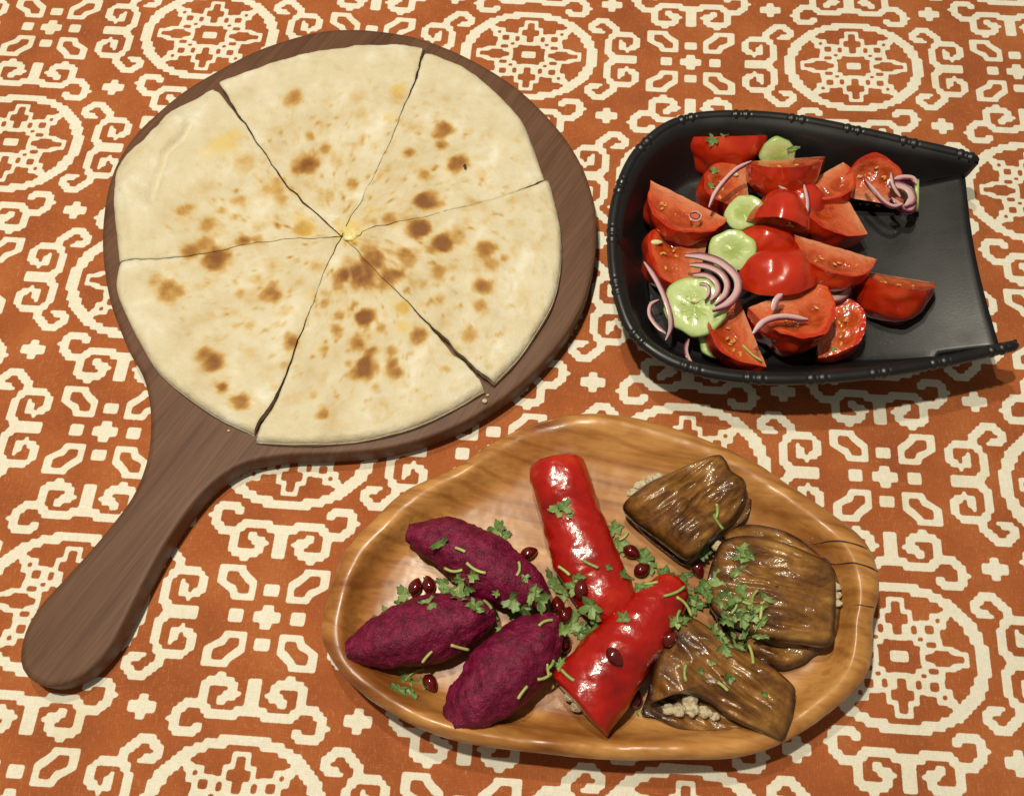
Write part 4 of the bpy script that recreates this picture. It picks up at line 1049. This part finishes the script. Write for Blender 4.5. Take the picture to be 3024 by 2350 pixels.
onion([([(20.61,12.3,4),(21.05,11.55,4),(21.53,10.91,3.9),(22.07,10.65,3.8),(22.68,10.85,3.7)], .15, .13, 1), ([(22.15,12.73,4.1),(22.15,11.9,4.1),(22.53,11.23,3.9)], .12, .12, -1), ([(22.09,12.1,3.6),(22.67,12.26,3.6),(23.25,11.93,3.6),(23.34,11.28,3.6),(22.85,10.79,3.6)], .28, .15, -1), ([(22.45,12.59,3.6),(23.03,12.76,3.6),(23.57,12.69,3.6),(23.69,12.26,3.6)], .2, .3, 1), ([(22.25,11.49,3.3),(22.72,11,3.3),(23.23,10.73,3.3),(23.6,11.32,3.3)], .2, .3, 1)], 'tangle of purple onion strips at the open end')
onion([([(14.14,3.46,4.5),(14.33,3.99,4.7),(14.7,4.34,4.7)], .2, .12, 1)], 'short onion bit above the big half round tomato')
onion([([(17.82,5.39,2.6),(18.33,5.21,2.6),(18.89,5.45,2.6),(19.37,6,2.6)], .25, .2, 1), ([(17.98,5.85,2.7),(18.5,5.7,2.7),(19.09,6.16,2.7)], .18, .2, 1)], 'onion layers under the rightmost tomato wedges')
t_ = [(10.24,10.04,4), (10.59,10.13,4), (10.84,9.88,4), (10.63,9.56,4), (10.26,9.62,4), (10.17,9.94,4)]
onion([(t_, .06, .07, 1)], 'tiny onion ring on the leftmost tomato face')
GAR = simple('garlic', [(.3, (.68, .60, .28)), (.7, (.78, .74, .46))], 400, 500, .3, .001, rough=.35, coat=.3, sss=.2, ssss=.003)

# ------------------------------------------------------------------ herbs, seeds and bits strewn over the food
VV, FF = [], []
FOWN = []
for V, F, own in SURF:
    FOWN += [own] * len(F)
    o_ = len(VV); VV += [Vector(p) for p in V]; FF += [tuple(int(i) + o_ for i in f) for f in F]
TREE = BVHTree.FromPolygons(VV, FF)
def drop(x, y, top=9.0):
    h = TREE.ray_cast(Vector((x, y, top)), Vector((0, 0, -1)))
    global HIT
    HIT = '' if h[0] is None else FOWN[h[2]]
    if h[0] is None: return np.array([x, y, .05]), np.array([0, 0, 1.0])
    n = h[1] if h[1].z > 0 else -h[1]
    return np.array(h[0]), np.array(n)
def basis(n, yaw):
    n = n * .8 + np.array([0, 0, .45]); n /= np.linalg.norm(n)
    e = np.array([math.cos(yaw), math.sin(yaw), 0]); e -= n * e.dot(n); e /= np.linalg.norm(e)
    return e, np.cross(n, e), n
def herb_mat(name, stops):
    m, N, L, b = mat(name)
    v = coords(N, L)
    r = ramp(N, stops); L.new(noise_tex(N, L, v, 130, 3), r.inputs['Fac'])
    oi = N.new('ShaderNodeObjectInfo')
    r2 = ramp(N, [(0, (.55, .62, .5)), (.5, (1, 1, 1)), (1, (1.35, 1.2, 1.2))]); L.new(oi.outputs['Random'], r2.inputs['Fac'])
    L.new(mixc(N, L, 1.0, r.outputs['Color'], r2.outputs['Color'], 'MULTIPLY'), b.inputs['Base Color'])
    bump(N, L, b, noise_tex(N, L, v, 500, 3), .5, .0008)
    setp(b, rough=.42, spec=.45, sss=.15, ssss=.002, sssr=(.5, 1, .2))
    return m
LEAF = herb_mat('coriander_leaf', [(.3, (.10, .19, .050)), (.55, (.19, .30, .092)), (.75, (.30, .39, .16))])
STEM = herb_mat('coriander_stem', [(.3, (.26, .36, .09)), (.7, (.46, .52, .18))])
HERBS = []
def leaf(x, y, size, kind, seed, z=0.0):
    """torn piece of coriander leaf: lobed and toothed, curled, a little thick"""
    rnd = random.Random(seed)
    loc, nrm = drop(x, y)
    e1, e2, n = basis(nrm, rnd.uniform(0, 6.28))
    m = 44; ph = rnd.uniform(0, 6.28); R = size / 41.0 * .5
    c1, c2 = rnd.uniform(.25, .8), rnd.uniform(-.3, .5)
    lobes = rnd.choice((3, 3, 4, 5)); cut = rnd.uniform(0, 6.28)
    V = []
    for s in (0.001, .3, .55, .8, 1.0):
        for k in range(m):
            a = 2 * math.pi * k / m
            if kind == 0:
                r = .52 + .40 * abs(math.cos(lobes * .5 * a + ph)) ** 1.4 + .09 * math.cos(11 * a + ph) + .05 * math.cos(17 * a)
                dd = abs((a - cut + math.pi) % (2 * math.pi) - math.pi)
                if dd < .8: r *= .45 + .5 * dd / .8
                px, py = r * math.cos(a), r * math.sin(a)
            else:                             # chopped ribbon
                r = 1 + .12 * math.cos(9 * a + ph) + .07 * math.cos(15 * a)
                px, py = r * math.cos(a), .34 * r * math.sin(a)
            px, py = px * s * R, py * s * R
            zz = (c1 * px * px + c2 * py * py) / max(R, .2) * .9 + .10 * R * fbm((px / R * 1.5, py / R * 1.5, seed), 1, seed, 2) + .10 * R * s * math.cos(lobes * a)
            V.append((px, py, zz))
    V = np.array(V); V[:, 2] -= np.percentile(V[:, 2], 12) - .03
    V2 = V.copy(); V2[:, 2] -= .022
    A = np.concatenate([V, V2]); q = len(V)
    F = grid_faces(5, m, True) + [f[::-1] for f in grid_faces(5, m, True, q)]
    for k in range(m): F.append((4 * m + k, 4 * m + (k + 1) % m, q + 4 * m + (k + 1) % m, q + 4 * m + k)[::-1])
    W = loc + A[:, :1] * e1 + A[:, 1:2] * e2 + A[:, 2:3] * n + np.array([0, 0, z])
    HERBS.append((obj('coriander_leaf', W, F, LEAF), 'coriander leaf piece', HIT, loc[0]))
def stem(x, y, length, ang, seed, rad=.075):
    rnd = random.Random(seed)
    loc, nrm = drop(x, y)
    e1, e2, n = basis(nrm, math.radians(ang))
    L_ = length / 41.0
    b = rnd.uniform(-.15, .15)
    pts = [loc + e1 * L_ * (u - .5) + e2 * b * L_ * (1 - 4 * (u - .5) ** 2) + n * (rad + .02) for u in (0, .33, .67, 1)]
    V, F = tube(pts, [rad] * 4, [rad] * 4, 8, 8)
    HERBS.append((obj('coriander_sliver', V, F, STEM), 'thin pale coriander sliver', HIT, loc[0]))
sd = 100
def leaves(L_):
    global sd
    for x, y, s, k in L_:
        sd += 1; leaf(x, y, s * .95, k, sd)
def stems(L_, r=.075):
    global sd
    for x, y, s, a in L_:
        sd += 1; stem(x, y, s, a, sd, rad=r)
leaves([(-3.58,-9.23,44,1),(-3.63,-10.71,36,0),(-4.3,-10.66,34,0),(-2.56,-10.87,38,0),(-1.92,-10.76,36,0),(-3.17,-11.38,46,0),(-2.61,-11.75,54,0),(-2.21,-11.24,40,0),(-1.82,-12.25,46,0),(-1.78,-12.48,36,1),(-0.78,-11.61,22,0),(-0.59,-13.26,20,0),(0.6,-10.92,26,0)])
leaves([(-0.02,-11.95,52,0),(0.53,-12.18,56,0),(1.37,-11.91,54,0),(1.5,-12.37,46,0),(0.95,-11.72,44,1),(0.18,-12.41,40,0),(1.12,-11.49,34,0)])
leaves([(-5.52,-11.24,46,0),(-5.64,-11.64,34,1),(-6.45,-12.19,42,0),(-6.76,-12.47,30,1),(-7.05,-12.65,18,0),(-4.18,-12.05,36,1),(-3.87,-12.33,26,0)])
leaves([(-5.11,-15.67,46,0),(-5.5,-16.07,44,0),(-4.61,-15.87,44,0),(-4.87,-16.29,40,0),(-5.28,-15.31,32,1)])
leaves([(-0.84,-7.81,46,0),(-0.39,-8.14,34,0),(-0.64,-7.64,26,1)])
stems([(-2.52,-9.63,24,-25),(-2.87,-10.41,40,-5),(-1.74,-10.5,44,-28),(0.25,-10.5,30,80),(-1.23,-12.18,26,-60),(-0.78,-12.32,22,-75),(-4.07,-14.61,30,55),(-4.84,-15.32,52,35),(-2.56,-14.15,42,-25),(1.61,-13.15,34,35)])
stems([(1.5,-15.53,32,10),(0.46,-16.31,30,50),(1.65,-15.24,24,-60),(1.81,-14.97,20,70)])
leaves([(2.06,-10.49,50,1),(2.32,-10.8,46,0),(2.59,-11.23,50,0),(3.08,-11.34,44,0),(3.3,-10.97,34,0),(3.9,-12.26,58,0),(3.05,-12.79,50,0),(3.46,-13.11,52,0),(3.79,-13.4,50,0),(2.34,-13.34,36,0),(2.76,-13.04,42,0),(4.03,-12.67,40,0),(2.37,-14.97,36,0),(2.19,-14.84,30,1),(2.56,-14.64,26,0),(3.22,-12.37,40,0)])
leaves([(2.3,-7.56,46,0),(2.7,-7.43,40,0),(2.91,-7.87,22,0),(4.75,-10.45,20,0),(5.54,-10.73,32,0),(5.37,-12.95,34,0)])
leaves([(5.42,-7.88,46,0),(5.61,-8.63,50,0),(5.71,-8.92,36,1),(6.54,-10.99,46,0),(6.64,-11.27,38,0),(6,-10.42,26,1),(6.91,-9.41,52,0),(7.1,-9.82,44,0),(6.54,-9.12,36,0)])
stems([(2.61,-10.55,30,-35),(3.87,-10.34,32,-25),(5.85,-8.22,26,40),(7.91,-11.61,50,25),(8.37,-12.25,52,-40),(6.91,-11.15,28,-5),(2.66,-15.56,34,-40),(5.39,-9.11,24,70)])
leaves([(8.11,-10.46,66,0),(7.82,-10.27,50,0),(8.71,-10.85,56,0),(9.2,-11.75,64,0),(8.99,-11.48,50,0),(9.75,-11.55,50,0),(10.28,-10.99,56,0),(9.73,-10.95,46,0),(9.03,-10.29,36,1),(9.87,-9.22,38,0),(9.63,-9.46,28,1)])
leaves([(11.58,-9.51,40,0),(11.36,-9.87,42,0),(11.76,-9.77,34,0),(11.13,-10.59,44,1),(10.37,-12.17,42,1),(10.82,-11.99,40,0),(11.29,-11.56,38,0),(10.95,-12.51,48,0),(11.5,-12.17,40,1),(11.91,-12.42,42,1),(12.4,-11.9,34,1),(10.68,-13.53,40,1),(11.26,-12.84,46,0),(12.1,-13.02,44,1),(12.12,-13.62,36,1),(11.34,-13.86,36,1),(10.96,-14.13,34,1),(10.56,-12.8,44,0),(11.61,-12.71,40,0),(11.42,-13.31,38,1),(10.98,-13.2,40,1),(10.55,-11.67,36,0),(10.18,-11.97,32,1),(11.27,-11.28,30,1)])
leaves([(9.6,-13.09,46,1),(9.84,-13.47,40,1),(10.06,-13.8,38,0),(10.17,-14.35,38,0),(10.35,-14.07,30,1),(10.32,-15.65,30,0),(8.97,-15.31,18,0),(11.93,-16.38,18,0),(9.56,-14.94,16,0),(7.86,-12.95,40,0),(8.34,-12.91,38,0),(8.08,-13.13,32,1),(12.94,-15.07,34,1),(6.21,-17.03,18,0)])
stems([(10.4,-7.83,62,100),(10.31,-7.47,30,95),(8.25,-15.43,32,85),(9.96,-16.01,24,-40),(11.54,-14.52,46,85),(8.07,-12.78,26,75),(9.22,-9.98,28,-50),(10.86,-12.29,34,60),(11.86,-11.83,30,65),(12.08,-12.51,34,80),(10.55,-13.18,28,40),(11.53,-13.52,30,15),(11.32,-12.17,24,-20)])

# pomegranate seeds
def pom_mat():
    m, N, L, b = mat('pomegranate')
    v = coords(N, L)
    r = ramp(N, [(.3, (.055, .003, .003)), (.6, (.13, .006, .007)), (.8, (.22, .022, .014))]); L.new(noise_tex(N, L, v, 90, 2), r.inputs['Fac'])
    L.new(r.outputs['Color'], b.inputs['Base Color'])
    setp(b, rough=.16, spec=.5, coat=.6, coatr=.06, sss=.2, ssss=.003, sssr=(1, .2, .1))
    return m
POM = pom_mat()
def pom(x, y, ang, label, seed):
    loc, nrm = drop(x, y)
    rnd = random.Random(seed)
    e1, e2, n = basis(nrm, math.radians(ang))
    V = []; nu, nv = 18, 14
    for j in range(nv + 1):
        t = j / nv
        w = (math.sin(math.pi * t) ** .62) * (.46 - .14 * t)
        for i in range(nu):
            a = 2 * math.pi * i / nu
            f = 1 + .07 * math.cos(5 * a + seed)
            V.append(((t - .5) * 1.15, w * f * math.cos(a), w * f * .92 * math.sin(a) + .36))
    V = np.array(V) * .86; W = loc + V[:, :1] * e1 + V[:, 1:2] * e2 + V[:, 2:3] * n
    W[:, 2] -= .05
    put(obj('pomegranate_seed', W, grid_faces(nv + 1, nu, True), POM), label, 'pomegranate seed', 'pomegranate seeds on the wooden platter')
POMS = [([(0.88,-9.16)], 20, 'round pomegranate seed between upper beet roll and upright pepper'), ([(-4.96,-10.92)], 70, 'left seed of the pomegranate pair behind the leftmost beet roll'),
        ([(-4.27,-10.82)], 100, 'right seed of the pomegranate pair behind the leftmost beet roll'), ([(-4.03,-15.72)], -55, 'shiny pomegranate seed between two beet rolls at the front'),
        ([(2.34,-11.86)], 100, 'larger pomegranate seed in the herbs at the beet roll tips'), ([(2.73,-12.35)], 60, 'smaller brown pomegranate seed in the herbs at the beet roll tips'),
        ([(3.41,-11.43)], 80, 'pomegranate seed half hidden under the upright pepper'), ([(2.61,-13.81)], 65, 'pomegranate seed between lower beet roll and wide pepper'),
        ([(6.23,-9.11)], -30, 'pomegranate seed right of the upright pepper, upper of two'), ([(6.71,-10.04)], 30, 'pomegranate seed right of the upright pepper, lower of two'),
        ([(9.56,-9.99)], -70, 'pomegranate seed between the topmost and rightmost eggplant rolls'), ([(7.72,-13.77)], 30, 'pale red pomegranate seed on the lower eggplant roll'),
        ([(4.8,-14.79)], -50, 'dark pomegranate seed lying on the wide pepper roll'), ([(6.05,-16.43)], 75, 'pomegranate seed between wide pepper and lower eggplant roll')]
for k, (p, a, lb) in enumerate(POMS): pom(p[0][0], p[0][1], a, lb, 40 + k)

# herbs and garlic in the salad
leaves([(12.06,15.48,40,0),(12.77,15.54,30,0),(11.35,15.13,44,1),(11.47,14.45,30,1),(12.02,13.7,26,0),(11.76,12.56,28,0),(12.37,12.63,22,0),(12.59,0.52,26,0),(16.77,14.86,34,1)])
leaves([(22,9.1,26,0)])
leaves([(18.04,2.28,18,0)])
stems([(13.28,1.78,56,-45)], .06)
for (x, y, a, c), lb in zip([(13.4,13.75,0.22,0),(8.42,9,0.24,1),(10.24,4.66,0.24,0),(21.85,11.89,0.22,1)], ('pale garlic bit on the crossed tomato wedge', 'garlic sliver under the leftmost tomato wedge', 'yellow bit on the biggest cucumber slice', 'pale garlic bit on the onion tangle at open end')):
    loc, nrm = drop(x, y)
    V, F = blob(loc + nrm * .08, (a * (1.6 if c else 1), a * .7, .13), .35, 3, x, 14, 10)
    put(obj('garlic_bit', V, F, GAR), lb, 'garlic', 'garlic bits in the salad')

# every herb piece is told apart by what it lies on and its place along it
ORD = ['leftmost', 'second from the left', 'third from the left', 'fourth from the left', 'fifth from the left', 'sixth from the left', 'seventh from the left', 'eighth from the left', 'ninth from the left', 'tenth from the left']
WORDS = ['eleventh', 'twelfth', 'thirteenth', 'fourteenth', 'fifteenth', 'sixteenth', 'seventeenth', 'eighteenth', 'nineteenth', 'twentieth', 'twenty first', 'twenty second', 'twenty third', 'twenty fourth', 'twenty fifth', 'twenty sixth', 'twenty seventh', 'twenty eighth', 'twenty ninth', 'thirtieth', 'thirty first', 'thirty second', 'thirty third', 'thirty fourth', 'thirty fifth', 'thirty sixth', 'thirty seventh', 'thirty eighth', 'thirty ninth', 'fortieth']
TENS = ['forty', 'fifty', 'sixty', 'seventy']
ONES = ['first', 'second', 'third', 'fourth', 'fifth', 'sixth', 'seventh', 'eighth', 'ninth']
for tn in TENS:
    WORDS += [f'{tn} {o1}' for o1 in ONES] + [tn[:-1] + 'ieth next']
ORD += [w + ' from the left' for w in WORDS]
by = {}
for h in HERBS:
    own = h[2] or 'the salad pile'
    if own == 'the bare platter wood': own = 'the platter wood ' + ('by the beet rolls' if h[3] < 2.0 else 'by the pepper rolls' if h[3] < 8.0 else 'by the eggplant rolls')
    by.setdefault((h[1], own), []).append(h)
for (kind_, own), hs in by.items():
    hs.sort(key=lambda h: h[3])
    for k, h in enumerate(hs):
        where = ORD[k] + ' of them' if len(hs) > 1 else ''
        put(h[0], f'{kind_} on {own}' + (f', {ORD[k]}' if len(hs) > 1 else ''), 'herb', f'{kind_}s on {own}')

# dark shrinkage cracks and a knot in the right rim of the platter
CRK = simple('crack', [(.4, (.030, .012, .012)), (.6, (.055, .022, .018))], 200, rough=.7)
plat = bpy.data.objects['wooden_platter']
for L_, w in (([(15.47,-8.81,2.9),(16.13,-8.83,2.9),(17.06,-9,2.9),(18.02,-9.24,2.9)], .035), ([(16.28,-9.82,2.9),(16.93,-9.96,2.9),(17.83,-10.2,2.9),(18.46,-10.39,2.9)], .045), ([(17,-12.07,2.9),(17.43,-12.16,2.9),(17.96,-12.19,2.9)], .025)):
    pts = []
    for p in catmull(L_, 9):
        q, _ = drop(p[0], p[1]); pts.append(q - np.array([0, 0, .005]))
    V, F = tube(pts, [.01] + [w] * 7 + [.01], [.02] * 9, 8, 18)
    obj('crack', V, F, CRK, parent=plat)
q, _ = drop(*[(16.29,-9.75)][0])
V, F = blob(q, (.45, .28, .10), .7, 2.5, 3, 20, 10)
obj('knot', V, F, CRK, parent=plat)
